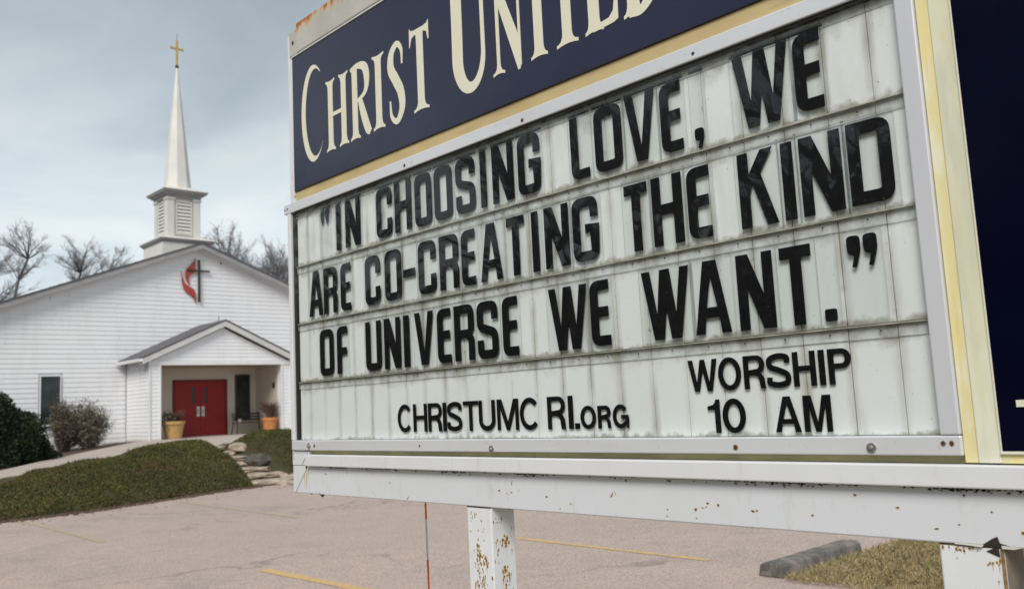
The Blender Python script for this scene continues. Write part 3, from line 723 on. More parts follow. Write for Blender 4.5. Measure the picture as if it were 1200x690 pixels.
mb = MB(); mb.box(SX-.04, SX+.04, SY-.03, SY+.03, 16.40, 17.48); mb.box(SX-.29, SX-.041, SY-.028, SY+.028, 17.08, 17.16); mb.box(SX+.041, SX+.29, SY-.028, SY+.028, 17.08, 17.16); mb.build('spire_cross', M_gold, ch)
mb = MB(); mb.tube([(SX, SY, 17.48), (SX, SY, 17.80)], .009, 5); mb.build('lightning_rod', M_iron, ch)

# ---- emblem on the gable
ey = FY-.09
em = thing('gable_emblem', 'dark cross with a red two-tongued flame mounted high on the church gable', 'emblem', (14.35, ey, 6.0))
mb = MB(); mb.box(14.46, 14.53, ey-.04, ey+.03, 6.08, 7.74); mb.build('upright', M_iron, em)
mb = MB(); mb.box(14.02, 14.459, ey-.038, ey+.0, 7.27, 7.34); mb.box(14.531, 14.93, ey-.038, ey+.0, 7.27, 7.34); mb.build('crossbar', M_iron, em)
def zo(u, v): return (14.47+((190+u/6.9)-233)*.0338, 7.87-((270+v/6.9)-300)*.0338)
f1 = [(272, 215), (262, 246), (232, 278), (200, 308), (187, 345), (190, 385), (200, 412), (218, 436), (226, 432), (214, 408), (214, 385), (228, 360), (252, 345), (272, 332)]
f1 = [(p[0]+4 if p[0] < 262 else p[0], p[1]) for p in f1]
f2 = [(158, 325), (162, 372), (164, 420), (176, 466), (196, 496), (232, 518), (256, 536), (268, 566), (274, 590), (274, 520), (270, 490), (256, 466), (228, 454), (200, 438), (180, 414), (167, 378), (163, 340)]
for f in (f1, f2):
    pts = [zo(*p) for p in f]; mb = MB(); n = len(pts)
    mb.prism(pts, 'y', ey+.002, ey+.035); mb.build('flame', M_flame, em)

# ---- porch things
def pot(name, label, x, y, z, r, h, mat, plant, seed):
    t = thing(name, label, 'planter', (x, y, z), 'planters on the porch')
    mb = MB(); mb.lathe(x, y, [(r*.68, z), (r*.90, z+h*.80), (r*.90, z+h*.82), (r, z+h*.83), (r, z+h), (r*.86, z+h), (r*.84, z+h*.9)], 22); mb.build('pot', mat, t)
    mb = MB(); mb.lathe(x, y, [(r*.84, z+h*.91), (0.01, z+h*.93)], 16); mb.build('soil', M_soil, t)
    rd = random.Random(seed); mb = MB()
    for i in range(plant[0]):
        a = rd.uniform(0, 6.28); l = plant[1]*rd.uniform(.5, 1.1); sp = plant[2]*rd.uniform(.2, 1.)
        p0 = Vector((x+math.cos(a)*r*.3, y+math.sin(a)*r*.3, z+h*.92)); p1 = p0+Vector((math.cos(a)*sp*.35, math.sin(a)*sp*.35, l*.65)); p2 = p0+Vector((math.cos(a)*sp, math.sin(a)*sp, l*rd.uniform(.75, 1.)))
        mb.tube([p0, p1, p2], [.012, .009, .003], 3)
    mb.build('dried_stalks', M_dead, t)
    return t
pl = pot('planter', 'large ochre flower pot with dark dried plant left of the red doors', 12.78, 31.40, FLZ, .40, .62, M_ochre, (170, .46, .34), 3)
base = np.array([12.55, 31.45, FLZ+.66])+rng.normal(size=(260, 3))*np.array([.15, .12, .12]); tri_cloud('grey_foliage', M_bushleaf, base, unit(260)*.03, unit(260)*.11, pl, None)
pot('planter', 'orange terracotta flower pot with upright dark grasses right of the bench', 16.46, 31.28, FLZ, .30, .58, M_terra, (300, .72, .34), 5)
be = thing('bench', 'black metal bench under the dark window on the porch', 'bench', (16.1, 32.4, FLZ))
bx0, bx1, by0, by1 = 15.58, 16.75, 32.25, 32.65
for k in range(5): mb = MB(); mb.box(bx0, bx1, by0+k*.085, by0+k*.085+.06, FLZ+.42, FLZ+.445); mb.build('seat_slat', M_iron, be)
for k in range(3): mb = MB(); mb.box(bx0+.12, bx1, by1+.02+k*.012, by1+.045+k*.012, FLZ+.52+k*.11, FLZ+.58+k*.11); mb.build('back_slat', M_iron, be)
for x in (bx0+.05, bx1-.05):
    for (y0, y1) in ((by0+.05, by0-.02), (by1-.02, by1+.06)):
        mb = MB(); mb.tube([(x, y0, FLZ+.43), (x-.05 if x < 16 else x+.05, y1, FLZ)], .019, 6); mb.build('leg', M_iron, be)
    mb = MB(); mb.tube([(x, by1, FLZ+.43), (x, by1+.08, FLZ+.84)], .017, 6); mb.tube([(x, by0+.02, FLZ+.43), (x, by0+.0, FLZ+.64), (x, by1+.03, FLZ+.66)], .014, 6); mb.build('arm', M_iron, be)
lp = thing('small_pot', 'small white pot with a dark plant standing on the end of the bench', 'plant pot', (15.80, 32.45, FLZ+.447))
mb = MB(); mb.lathe(15.80, 32.45, [(.05, FLZ+.447), (.085, FLZ+.58), (.07, FLZ+.58)], 12); mb.build('pot', M_trim, lp)
base = np.array([15.80, 32.45, FLZ+.66])+rng.normal(size=(160, 3))*.06; tri_cloud('foliage', M_hedge, base, unit(160)*.014, unit(160)*.06, lp, None)

# ------------------------------------------------------------------ hedge and shrub
def leafy(name, label, cat, c, rad, n, mat, lw, ll, shape_pow=2.4, twigmat=M_twig, lump=.10, group=None):
    t = thing(name, label, cat, (c[0], c[1], c[2]), group)
    d = unit(n); d[:, 2] = np.abs(d[:, 2])*1.02-.02
    rr = (np.abs(d[:, 0])**shape_pow+np.abs(d[:, 1])**shape_pow+np.abs(d[:, 2])**shape_pow)**(-1/shape_pow)
    lumps = 1+lump*np.sin(d[:, 0]*9+c[0])*np.sin(d[:, 2]*8+1)+lump*.6*np.sin(d[:, 1]*17+d[:, 0]*13)
    dep = 1-.16*rng.random(n)**1.5
    p = d*(rr*lumps*dep)[:, None]*np.array(rad)+np.array(c)
    b = unit(n)+d*.8; b /= np.linalg.norm(b, axis=1)[:, None]; a = np.cross(b, unit(n)); a /= np.linalg.norm(a, axis=1)[:, None]
    s = rng.uniform(.6, 1.4, n)[:, None]
    tri_cloud('foliage', mat, p, a*lw*s, b*ll*s, t, 'stuff')
    # inner body blocks light so the mass reads dense; uneven, not a ball
    mb = MB(); nu, nv = 22, 9
    for j in range(nv):
        ph_ = (j/(nv-1))*math.pi/2*.98
        for i in range(nu):
            th = 2*math.pi*i/nu; dx, dy, dz = math.cos(th)*math.cos(ph_), math.sin(th)*math.cos(ph_), math.sin(ph_)
            r = (abs(dx)**shape_pow+abs(dy)**shape_pow+abs(dz)**shape_pow)**(-1/shape_pow)*.80*(1+random.uniform(-.05, .05))
            mb.v.append((c[0]+dx*r*rad[0], c[1]+dy*r*rad[1], c[2]+dz*r*rad[2]))
    mb.f = [(j*nu+i, j*nu+(i+1) % nu, (j+1)*nu+(i+1) % nu, (j+1)*nu+i) for j in range(nv-1) for i in range(nu)]+[tuple(range((nv-1)*nu, nv*nu))]; mb.mi = [0]*len(mb.f)
    mb.build('branch_mass', mat, t)
    return t
leafy('hedge', 'large dense dark evergreen shrub at the left edge in front of the church', 'hedge', (5.75, 27.9, .40), (1.95, 1.5, 1.98), 52000, M_hedge, .022, .075)
# open shrub
t = thing('shrub', 'open multi-stemmed shrub with pale leaves under the dark church window', 'shrub', (9.5, 31.2, .8))
rd = random.Random(11); stems = MB(); lp_ = []
def shrub_part(cx, cy, cz, rx, ry, rz, bases, n, leaf, seed):
    rd = random.Random(seed)
    for i in range(n):
        while True:
            u = Vector((rd.uniform(-1, 1), rd.uniform(-1, 1), rd.uniform(-1, 1)))
            if .45 < u.length < 1: break
        tg = Vector((cx+u.x*rx, cy+u.y*ry, cz+u.z*rz)); o = Vector(rd.choice(bases))+Vector((rd.uniform(-.06, .06), rd.uniform(-.05, .05), 0)); d = tg-o
        q1 = o+Vector((d.x*.28, d.y*.3, d.z*.40))+Vector((rd.gauss(0, .05), rd.gauss(0, .05), 0)); q2 = o+Vector((d.x*.66, d.y*.66, d.z*.74))+Vector((rd.gauss(0, .06), rd.gauss(0, .06), 0))
        r = rd.uniform(.012, .026); stems.tube([o, q1, q2, tg], [r, r*.75, r*.5, r*.25], 4, False)
        for k in range(9):
            f = rd.uniform(.2, 1); b = q1.lerp(q2, f) if rd.random() < .45 else q2.lerp(tg, f)
            dd = (d.normalized()+Vector((rd.gauss(0, .7), rd.gauss(0, .7), rd.gauss(.1, .5)))).normalized()*rd.uniform(.12, .34); e = b+dd
            stems.tube([b, b+dd*.5+Vector((rd.gauss(0, .02), rd.gauss(0, .02), .01)), e], [.007, .005, .003], 3, False)
            for m_ in range(3):
                e2 = b.lerp(e, rd.random())+Vector((rd.gauss(0, .09), rd.gauss(0, .09), rd.gauss(.02, .08))); stems.tube([b.lerp(e, .6), e2], [.004, .003], 3, False)
                for q_ in range(leaf): lp_.append(tuple(e2+Vector((rd.gauss(0, .035), rd.gauss(0, .035), rd.gauss(0, .03)))))
shrub_part(9.02, 31.2, 1.70, .42, .40, .62, [(8.98, 31.2, .70), (9.06, 31.25, .70)], 60, 2, 12)
shrub_part(9.82, 31.3, 1.55, .66, .50, .80, [(9.2, 31.3, .72), (9.75, 31.3, .74), (10.0, 31.25, .74)], 96, 7, 13)
stems.build('stems', M_twig, t)
pp_ = np.array(lp_); n = len(pp_); tri_cloud('leaves', M_bushleaf, pp_, unit(n)*.017, unit(n)*.055, t, 'stuff')

# ------------------------------------------------------------------ bare trees
def bare_tree(name, label, trunk, crown_c, crown_r, seed, nb, group, r0=.16, twigs=9, mat=M_bark, droop=0.):
    rd = random.Random(seed); base = Vector(trunk[0]); t = thing(name, label, 'tree', base, group)
    mb = MB(); pts = [Vector(p) for p in trunk]
    rad = [r0*(1-.6*i/(len(pts)-1)) for i in range(len(pts))]
    mb.tube(pts, rad, 8, False); mb.build('trunk', mat, t, smooth=True)
    br = MB(); c = Vector(crown_c); cr = Vector(crown_r)
    for i in range(nb):
        while True:
            u = Vector((rd.uniform(-1, 1), rd.uniform(-1, 1), rd.uniform(-1, 1)))
            if .5 < u.length < 1: break
        tgt = c+Vector((u.x*cr.x, u.y*cr.y, u.z*cr.z))
        # leave the trunk at a node below the target
        k = min(range(len(pts)), key=lambda j: abs(pts[j].z-(tgt.z-(tgt-c).length*.4-.8)))
        k = max(k, len(pts)//3); o = pts[k]; d = tgt-o; ln = d.length
        q1 = o+d*.35+Vector((rd.gauss(0, .10), rd.gauss(0, .10), rd.uniform(-.1, .12)))*ln*.5
        q2 = o+d*.72+Vector((rd.gauss(0, .08), rd.gauss(0, .08), rd.uniform(-.02, .12)))*ln*.5
        rr = rad[k]*.55*min(1, ln/3)+.014
        br.tube([o, q1, q2, tgt], [rr, rr*.7, rr*.42, rr*.2], 5, False)
        for s in range(twigs):
            f = rd.uniform(.35, 1); b = q1.lerp(q2, (f-.35)/.37) if f < .72 else q2.lerp(tgt, (f-.72)/.28)
            dd = (d.normalized()+Vector((rd.gauss(0, .65), rd.gauss(0, .65), rd.gauss(.12, .5)))).normalized(); l2 = rd.uniform(.35, .95)*min(1., ln/3)
            m1 = b+dd*l2*.5+Vector((rd.gauss(0, .06), rd.gauss(0, .06), rd.gauss(0, .06))); e1 = b+dd*l2+Vector((0, 0, rd.uniform(-.05, .15)))
            br.tube([b, m1, e1], [rr*.22+.006, rr*.14+.004, .003], 3, False, 1)
            for s2 in range(6):
                b2 = m1.lerp(e1, rd.random()); d2 = (dd+Vector((rd.gauss(0, .8), rd.gauss(0, .8), rd.gauss(0, .7)))).normalized()*rd.uniform(.15, .42)
                br.tube([b2, b2+d2*.5+Vector((0, 0, .03)), b2+d2], [.006, .004, .002], 3, False, 1)
    br.build('branches', [mat, M_bark2], t)
    return t
G1 = 'bare winter trees behind the church'
TY = 60
bare_tree('bare_tree', 'tallest leaning bare tree above the left roof slope, crown flat', [(14.3, TY, .5), (14.35, TY, 6), (14.4, TY, 8.8), (14.75, TY, 10.6), (15.25, TY, 12), (15.3, TY, 12.9)], (15.1, TY, 12.9), (1.9, 1.5, 1.5), 21, 26, G1, .13, 9)
bare_tree('bare_tree', 'lower tangled bare tree at the far left edge beside the tallest one', [(13.4, TY+2, .5), (13.5, TY+2, 7), (13.6, TY+2, 9), (13.5, TY+2, 11)], (14.2, TY+2, 10.8), (2.3, 1.4, 2.3), 22, 38, G1, .12, 9)
bare_tree('bare_tree', 'round-crowned bare tree in the middle of the three left of the steeple', [(17.95, TY, .5), (17.9, TY, 8), (18.05, TY, 10.0), (18.35, TY, 11.3), (18.55, TY, 12.4)], (18.4, TY, 12.5), (1.5, 1.2, 1.5), 23, 28, G1, .12, 9)
bare_tree('bare_tree', 'small bare tree nearest the steeple on its left', [(19.9, TY, .5), (19.9, TY, 9), (20.1, TY, 11), (20.4, TY, 12.2)], (20.3, TY, 12.5), (1.2, 1.0, 1.1), 24, 18, G1, .10, 8)
bare_tree('bare_tree', 'low thin bare tree between the middle tree and the steeple', [(19.1, TY+3, .5), (19.2, TY+3, 9), (19.4, TY+3, 10.6), (19.6, TY+3, 11.3)], (20.0, TY+3, 11.8), (1.8, 1.0, 1.3), 26, 20, G1, .08, 8)
rt = [((27.6, TY-1), 14.7, 1.9, 'bare tree just right of the steeple, branches fanning up', 31), ((29.2, TY+1), 15.0, 2.1, 'second bare tree right of the steeple with the widest crown', 32),
      ((30.9, TY-2), 13.9, 1.8, 'third bare tree right of the steeple, behind the falling roof slope', 33), ((32.4, TY), 13.3, 1.8, 'bare tree right beside the upright edge of the big sign', 34), ((33.6, TY+3), 14.3, 1.6, 'bare tree partly hidden by the left edge of the sign', 35)]
for (x, y), h, r, lb, sd_ in rt:
    bare_tree('bare_tree', lb, [(x, y, .5), (x+.1, y, 7), (x+.05, y, h-4), (x+.3, y, h-2.2)], (x+.1, y, h-1.6), (r, 1.4, 2.3), sd_, 44, G1, .14, 11, M_bark2 if sd_ % 2 == 0 else M_bark)
# the far side of the road, seen only mirrored in the sign's clear cover: bare trees, and evergreens added to darken what it mirrors
G2 = 'trees across the road'
proto = bare_tree('bare_tree', 'bare tree standing across the road opposite the sign', [(-14, 26, 0), (-14.1, 26, 3), (-13.8, 26.2, 5), (-13.9, 26, 7)], (-14, 26, 6.9), (3.8, 3.4, 3.9), 51, 64, G2, .30, 11)
def copy_thing(o, loc, rz, s, label):
    c = o.copy(); COL.objects.link(c); c.location = loc; c.rotation_euler = (0, 0, rz); c.scale = (s, s, s); c['label'] = label
    for chd in list(o.children):
        k = chd.copy(); COL.objects.link(k); k.parent = c
    return c
for i, (x, y, rz, s) in enumerate([(-9, 27, 1.0, 1.1), (-17.5, 21, 2.2, 1.15), (-18, 15, 3.1, 1.05), (-16, 9.5, .6, 1.1), (-20, 5, 4.0, 1.2), (-12, 33, 5.0, 1.3), (-5, 31, 2.7, 1.1), (-22, 11, 1.7, 1.35), (-19, 18.5, 4.4, 1.2), (-14, 12.5, 5.2, .85)]):
    copy_thing(proto, (x, y, 0), rz, s, 'bare tree standing across the road opposite the sign')
ev = leafy('reflection_evergreen', 'dark evergreen standing across the road opposite the sign', 'tree', (-20, 27, 0), (4.6, 3.6, 6.6), 9000, M_hedge, .12, .40, 1.7, group=G2)
for i, (x, y, rz, s) in enumerate([(-14, 32, 1, .95), (-25, 21, 2, 1.1), (-27, 14, .4, .95), (-29, 7, 3, 1.15), (-8, 36, 4, .9), (-30, 0, 5, 1.0), (-3, 40, 2.5, 1.0), (-22, 24, .8, .8), (-31, -8, 2.2, 1.1), (-17.5, 30, 3, .85), (-28, 17.5, 1, .9), (-28.5, 10.5, 2, .95), (-30, 3.5, .2, .95), (-11, 34, 1.3, .9), (-5.5, 37, 2.8, .9), (-24, 24, 3.3, .9), (-31, -4, 1.9, 1.0), (-26.5, 18, 2.2, 1.0)]):
    copy_thing(ev, (x, y, 0), rz, s, 'dark evergreen standing across the road opposite the sign')

# ------------------------------------------------------------------ THE SIGN  (plane x = 1.71, s runs from its far left end towards the camera)
SXP = 1.71
def Y(s): return 3.07-s
sg = thing('church_sign', 'big weathered white and navy changeable letter sign on two rusty white posts', 'sign', (1.8, 1.6, 0))
def sbox(name, s0, s1, z0, z1, x0, x1, mat, bevel=0., parent=sg, label=None):
    mb = MB(); mb.box(x0, x1, Y(s1), Y(s0), z0, z1); return mb.build(name, mat, parent, bevel, label=label)
END = 3.55
sbox('cabinet', .052, END, 1.400, 3.06, 1.742, 1.96, M_white, .004)
sbox('side_return', .004, .0515, 2.3765, 3.066, 1.716, 1.962, M_white, .003)
sbox('side_return', -.006, .0515, 1.4125, 2.3355, 1.7605, 1.962, M_white, .003)
# header
sbox('header_panel', .0525, 2.436, 2.4155, 2.958, 1.7085, 1.740, M_navy, .0012)
sbox('header_lip', .0525, 2.436, 2.9595, 2.9635, 1.704, 1.741, M_white)
sbox('header_lip', .0445, .0518, 2.400, 2.9635, 1.7075, 1.7155, M_white)
sbox('cap_gap', .0525, END, 2.9640, 2.9665, 1.716, 1.741, M_gap)
sbox('top_cap', .0950, END, 2.967, 3.0900, 1.7025, 1.97, M_cap, .004)
sbox('cap_corner', .0300, .0945, 2.970, 3.0700, 1.7085, 1.965, M_cap, .003)
sbox('yellow_trim', .0525, 2.436, 2.3762, 2.4150, 1.7150, 1.741, M_yel, .001)
# reader board frame
sbox('frame_rail', -.0325, 2.4390, 2.3370, 2.3752, 1.7080, 1.7600, M_alu, .0025, label='top rail of the letter board frame')
sbox('frame_rail', -.0050, 2.4390, 1.4150, 1.4515, 1.7080, 1.7415, M_alu, .0025, label='bottom rail of the letter board frame')
sbox('frame_stile', -.0080, .0130, 1.4525, 2.3362, 1.7085, 1.7600, M_white, .002)
sbox('frame_stile', 2.4020, 2.4385, 1.4525, 2.3362, 1.7080, 1.7415, M_alu2, .003)
sbox('frame_gap_shade', .0132, .0270, 1.4525, 2.3362, 1.7200, 1.7405, M_gap)
sbox('frame_gap_shade',   .0310, 2.4015, 2.3300, 2.3368, 1.7150, 1.7295, M_gap)  # near-black strip drawn in for the shadow line under the top rail
# side paint band and navy side panel
sbox('side_trim', 2.4395, 2.4630, 1.4020, 3.06, 1.7160, 1.7412, M_yel2, .0015)
sbox('side_trim', 2.4635, 2.5020, 1.4020, 3.06, 1.7135, 1.7412, M_cream, .0015, label='paler cream strip beside the yellow one')
sbox('side_trim', 2.5025, 2.5060, 1.4205, 3.06, 1.7105, 1.7412, M_crm, .0008)
sbox('side_panel', 2.5065, 3.30, 1.4240, 3.06, 1.7100, 1.7412, M_navy2)
sbox('side_trim', 2.5025, 3.32, 1.4180, 1.4232, 1.7085, 1.7412, M_crm, .0008)
sbox('side_mark', 2.5375, 2.610, 1.5005, 1.5125, 1.7088, 1.7098, M_crm)
sbox('lower_trim', .0525, 2.439, 1.4000, 1.4145, 1.7300, 1.7412, M_yel_shade)
sbox('lower_trim', 2.5025, END, 1.4020, 1.4175, 1.7145, 1.7412, M_yel2)
# shelf and beam
sbox('shelf', .1050, END, 1.3575, 1.3990, 1.6990, 1.90, M_white, .003)
sbox('beam_end', -.016, .1045, 1.3580, 1.4110, 1.7165, 1.90, M_beam, .002)
sbox('beam', -.017, END, 1.2548, 1.3570, 1.7185, 1.90, M_beam, .003)
for s0, z0, s1, z1 in ((.003, 1.258, .090, 1.350), (.055, 1.360, .100, 1.405)):
    mb = MB(); mb.tube([(1.7180 if z1 < 1.36 else 1.7160, Y(s0), z0), (1.7180 if z1 < 1.36 else 1.7160, Y(s1), z1)], .0007, 4); mb.build('weld_crack', M_flake, sg)
# clear cover in front of the letters
mb = MB(); mb.add([(1.7155, Y(.0135), 1.4518), (1.7155, Y(2.4018), 1.4518), (1.7155, Y(2.4018), 2.3366), (1.7155, Y(.0135), 2.3366)], [(0, 1, 2, 3)]); mb.build('clear_cover', M_cover, sg)
# backing strips (one per column and row) and rails
mb = MB(); mb.box(1.7365, 1.7395, Y(2.402), Y(.0305), 1.4516, 2.3368); mb.build('seam_backing', simple('grimy_seam', (.17, .165, .13), .8, .4, 14), sg)
rows = [(1.4525, 1.6700), (1.6725, 1.8945), (1.8975, 2.1190), (2.1220, 2.3355)]
seams = [.031]+[.107+.1013*k for k in range(23)]+[2.4015]
for r, (z0, z1) in enumerate(rows):
    for k in range(len(seams)-1):
        g = random.uniform(.0004, .0011); j = random.uniform(0, .0012)
        mb = MB(); mb.box(1.7300+j, 1.7360, Y(seams[k+1]-g), Y(seams[k]+g), z0, z1); mb.build('board_strip', M_board, sg, .0008)
for zr in (1.671, 1.896, 2.1205):
    mb = MB(); mb.box(1.7262, 1.7290, Y(2.4012), Y(.0312), zr-.0265, zr-.003) 
    mb.mi = [1, 1, 1, 1, 0, 0]; rl = mb.build('letter_rail', [M_tile, M_edge], sg)
    mb = MB(); mb.box(1.7225, 1.7292, Y(2.4012), Y(.0312), zr-.0028, zr-.0002); mb.build('rail_ledge', M_ledge, rl)
    for k in range(24):
        s = .072+.1013*k+random.uniform(-.004, .004)
        b = MB(); b.tube([(1.7262, Y(s), zr-.0135), (1.7252, Y(s), zr-.0135)], .0022 if s > .9 else .0016, 6); b.build('rail_screw', M_flake, rl)
mb = MB(); mb.box(1.7262, 1.7290, Y(2.4012), Y(.0312), 2.3120, 2.3300); mb.mi = [1, 1, 1, 1, 0, 0]; mb.build('letter_rail', [M_tile, M_edge], sg)

# ---- glyphs
def arc(cx, cy, rx, ry, a0, a1, n):
    return [(cx+rx*math.cos(R(a0+(a1-a0)*i/n)), cy+ry*math.sin(R(a0+(a1-a0)*i/n))) for i in range(n+1)]
def rnd(pts, n=5):
    """closed outline, items (x,y) or (x,y,r): rounded corner"""
    out = []; m = len(pts)
    for i, p in enumerate(pts):
        if len(p) < 3 or p[2] <= 0: out.append((p[0], p[1])); continue
        a = Vector(pts[i-1][:2]); b = Vector(p[:2]); c = Vector(pts[(i+1) % m][:2])
        u = (a-b); w = (c-b); r = min(p[2], u.length*.49, w.length*.49); u.normalize(); w.normalize()
        q0 = b+u*r; q1 = b+w*r
        for k in range(n+1):
            t = k/n; q = q0*(1-t)**2+b*2*t*(1-t)+q1*t*t
            # pull towards a circular arc
            out.append((q.x, q.y))
    return out
def ribbon(path, w0, closed=False):
    """path: points (already smooth); w0: width or list -> outline loop"""
    n = len(path); P_ = [Vector(p) for p in path]; Lf = []; Rt = []
    for i in range(n):
        a = P_[max(i-1, 0)]; b = P_[min(i+1, n-1)]; d = (b-a); d.normalize(); nn = Vector((-d.y, d.x))
        # mitre
        if 0 < i < n-1:
            d1 = (P_[i]-P_[i-1]).normalized(); d2 = (P_[i+1]-P_[i]).normalized(); c = max(.5, math.sqrt(max(0, (1+d1.dot(d2))/2)))
        else: c = 1
        w = (w0[i] if isinstance(w0, list) else w0)/2/c
        Lf.append(tuple(P_[i]+nn*w)); Rt.append(tuple(P_[i]-nn*w))
    return Lf+Rt[::-1]
def rpath(pts, n=6):
    """open polyline with rounded corners (x,y,r)"""
    out = []
    for i, p in enumerate(pts):
        if len(p) < 3 or i in (0, len(pts)-1): out.append((p[0], p[1])); continue
        a = Vector(pts[i-1][:2]); b = Vector(p[:2]); c = Vector(pts[i+1][:2]); u = a-b; w = c-b
        r = min(p[2], u.length*.49 if i > 1 else u.length*.9, w.length*.49 if i < len(pts)-2 else w.length*.9); u.normalize(); w.normalize()
        ang = u.angle(w)/2; cen = b+(u+w).normalized()*(r/math.sin(ang)*1.0) if ang > .05 else b
        q0 = b+u*r; q1 = b+w*r
        for k in range(n+1):
            t = k/n; q = q0*(1-t)**2+b*2*t*(1-t)+q1*t*t; out.append((q.x, q.y))
    return out
def catmull(pts, n=6):
    out = []; P_ = [Vector(p) for p in pts]; P_ = [P_[0]*2-P_[1]]+P_+[P_[-1]*2-P_[-2]]
    for i in range(1, len(P_)-2):
        for k in range(n):
            t = k/n; a, b, c, d = P_[i-1:i+3]
            q = .5*((2*b)+(-a+c)*t+(2*a-5*b+4*c-d)*t*t+(-a+3*b-3*c+d)*t**3); out.append(tuple(q))
    out.append(tuple(P_[-2])); return out

def gothic(c, w, h, t):
    """condensed block letters with rounded shoulders; returns pieces, each a list of loops"""
    x0, x1, y0, y1 = t/2, w-t/2, t/2, h-t/2; r = t*.95; rc = t*.62; ro = t*1.15
    if c == 'I': return [[[(0, 0), (w, 0), (w, h), (0, h)]]]
    if c == 'C': return [[ribbon(rpath([(x1, h*.63), (x1, y1, rc), (x0, y1, rc), (x0, y0, rc), (x1, y0, rc), (x1, h*.36)]), t)]]
    if c == 'G': return [[ribbon(rpath([(x1, h*.67), (x1, y1, rc), (x0, y1, rc), (x0, y0, rc), (x1, y0, rc), (x1, h*.50), (w*.50, h*.50)]), t)]]
    if c == 'S': return [[ribbon(rpath([(x1, h*.68), (x1, y1, rc), (x0, y1, rc), (x0, h*.555, rc), (x1, h*.445, rc), (x1, y0, rc), (x0, y0, rc), (x0, h*.33)]), t)]]
    if c == 'U': return [[ribbon(rpath([(x0, h), (x0, y0, rc), (x1, y0, rc), (x1, h)]), t)]]
    if c == 'O': return [[rnd([(0, 0, ro), (w, 0, ro), (w, h, ro), (0, h, ro)]), rnd([(t, t, t*.15), (w-t, t, t*.15), (w-t, h-t, t*.15), (t, h-t, t*.15)])]]
    if c == 'D': return [[rnd([(0, 0), (w, 0, ro), (w, h, ro), (0, h)]), rnd([(t, t), (w-t, t, t*.2), (w-t, h-t, t*.2), (t, h-t)])]]
    if c == 'E': return [[rnd([(0, 0, ro), (w, 0), (w, t), (t, t), (t, h*.44), (w*.93, h*.44), (w*.93, h*.44+t), (t, h*.44+t), (t, h-t), (w, h-t), (w, h), (0, h, ro)])]]
    if c == 'F': return [[rnd([(0, 0), (t, 0), (t, h*.40), (w*.93, h*.40), (w*.93, h*.40+t), (t, h*.40+t), (t, h-t), (w, h-t), (w, h), (0, h, ro)])]]
    if c == 'L': return [[rnd([(0, 0, ro), (w, 0), (w, t), (t, t), (t, h), (0, h)])]]
    if c == 'H': return [[[(0, 0), (t, 0), (t, h*.44), (w-t, h*.44), (w-t, 0), (w, 0), (w, h), (w-t, h), (w-t, h*.44+t), (t, h*.44+t), (t, h), (0, h)]]]
    if c == 'T': return [[[(w/2-t/2, 0), (w/2+t/2, 0), (w/2+t/2, h-t), (w, h-t), (w, h), (0, h), (0, h-t), (w/2-t/2, h-t)]]]
    if c == 'N': return [[[(0, 0), (t*.95, 0), (t*.95, h*.56), (w-t*1.15, 0), (w, 0), (w, h), (w-t*.95, h), (w-t*.95, h*.44), (t*1.15, h), (0, h)]]]
    if c == 'V': return [[[(w*.5-t*.62, 0), (w*.5+t*.62, 0), (w, h), (w-t, h), (w*.5, h*.20), (t, h), (0, h)]]]
    if c == 'A': return [[[(0, 0), (t*.95, 0), (t*1.12, h*.22), (w-t*1.12, h*.22), (w-t*.95, 0), (w, 0), (w*.5+t*.68, h), (w*.5-t*.68, h)],
                          [(t*1.27, h*.36), (w-t*1.27, h*.36), (w*.5, h*.80)]]]
    if c == 'W': return [[[(w*.22, 0), (w*.42, 0), (w*.5, h*.46), (w*.58, 0), (w*.78, 0), (w, h), (w-t*.95, h), (w*.70, h*.34), (w*.60, h), (w*.40, h), (w*.30, h*.34), (t*.95, h), (0, h)]]]
    if c == 'K': return [[[(0, 0), (t, 0), (t, h*.44), (t*1.32, h*.58), (w-t*1.05, 0), (w, 0), (w*.60, h*.70), (w*.97, h), (w*.97-t*1.15, h), (t, h*.70), (t, h), (0, h)]]]
    if c == 'R': return [[rnd([(0, 0), (t, 0), (t, h*.40), (w-t*1.35, h*.40, t*.3), (w-t, h*.34), (w-t, 0), (w, 0), (w, h*.40, t*.5), (w-t*.45, h*.475), (w, h*.55, t*.5), (w, h, ro), (0, h)]),
                          [(t, h*.40+t), (w-t, h*.40+t), (w-t, h-t), (t, h-t)]]]
    if c == '-': return [[[(0, 0), (w, 0), (w, h), (0, h)]]]
    if c == '.': return [[rnd([(0, 0, w*.2), (w, 0, w*.2), (w, h, w*.2), (0, h, w*.2)])]]
    if c in ',”':
        one = lambda ox, ww: [rnd([(ox, h, ww*.35), (ox+ww, h, ww*.35), (ox+ww*1.02, h*.55, ww*.25), (ox+ww*.72, h*.12), (ox+ww*.60, 0), (ox+ww*.30, h*.03), (ox+ww*.52, h*.38), (ox+ww*.1, h*.42, ww*.2), (ox, h*.60, ww*.2)])]
        return [one(0, w)] if c == ',' else [one(0, w*.44), one(w*.55, w*.44)]
    if c == '“':
        one = lambda ox, ww: [rnd([(ox, h*.75, ww*.3), (ox+ww*.9, h, ww*.2), (ox+ww, h*.85), (ox+ww*.75, h*.55), (ox+ww*.8, 0.02), (ox+ww*.45, 0), (ox+ww*.05, h*.45)])]
        return [one(0, w*.42), one(w*.55, w*.42)]
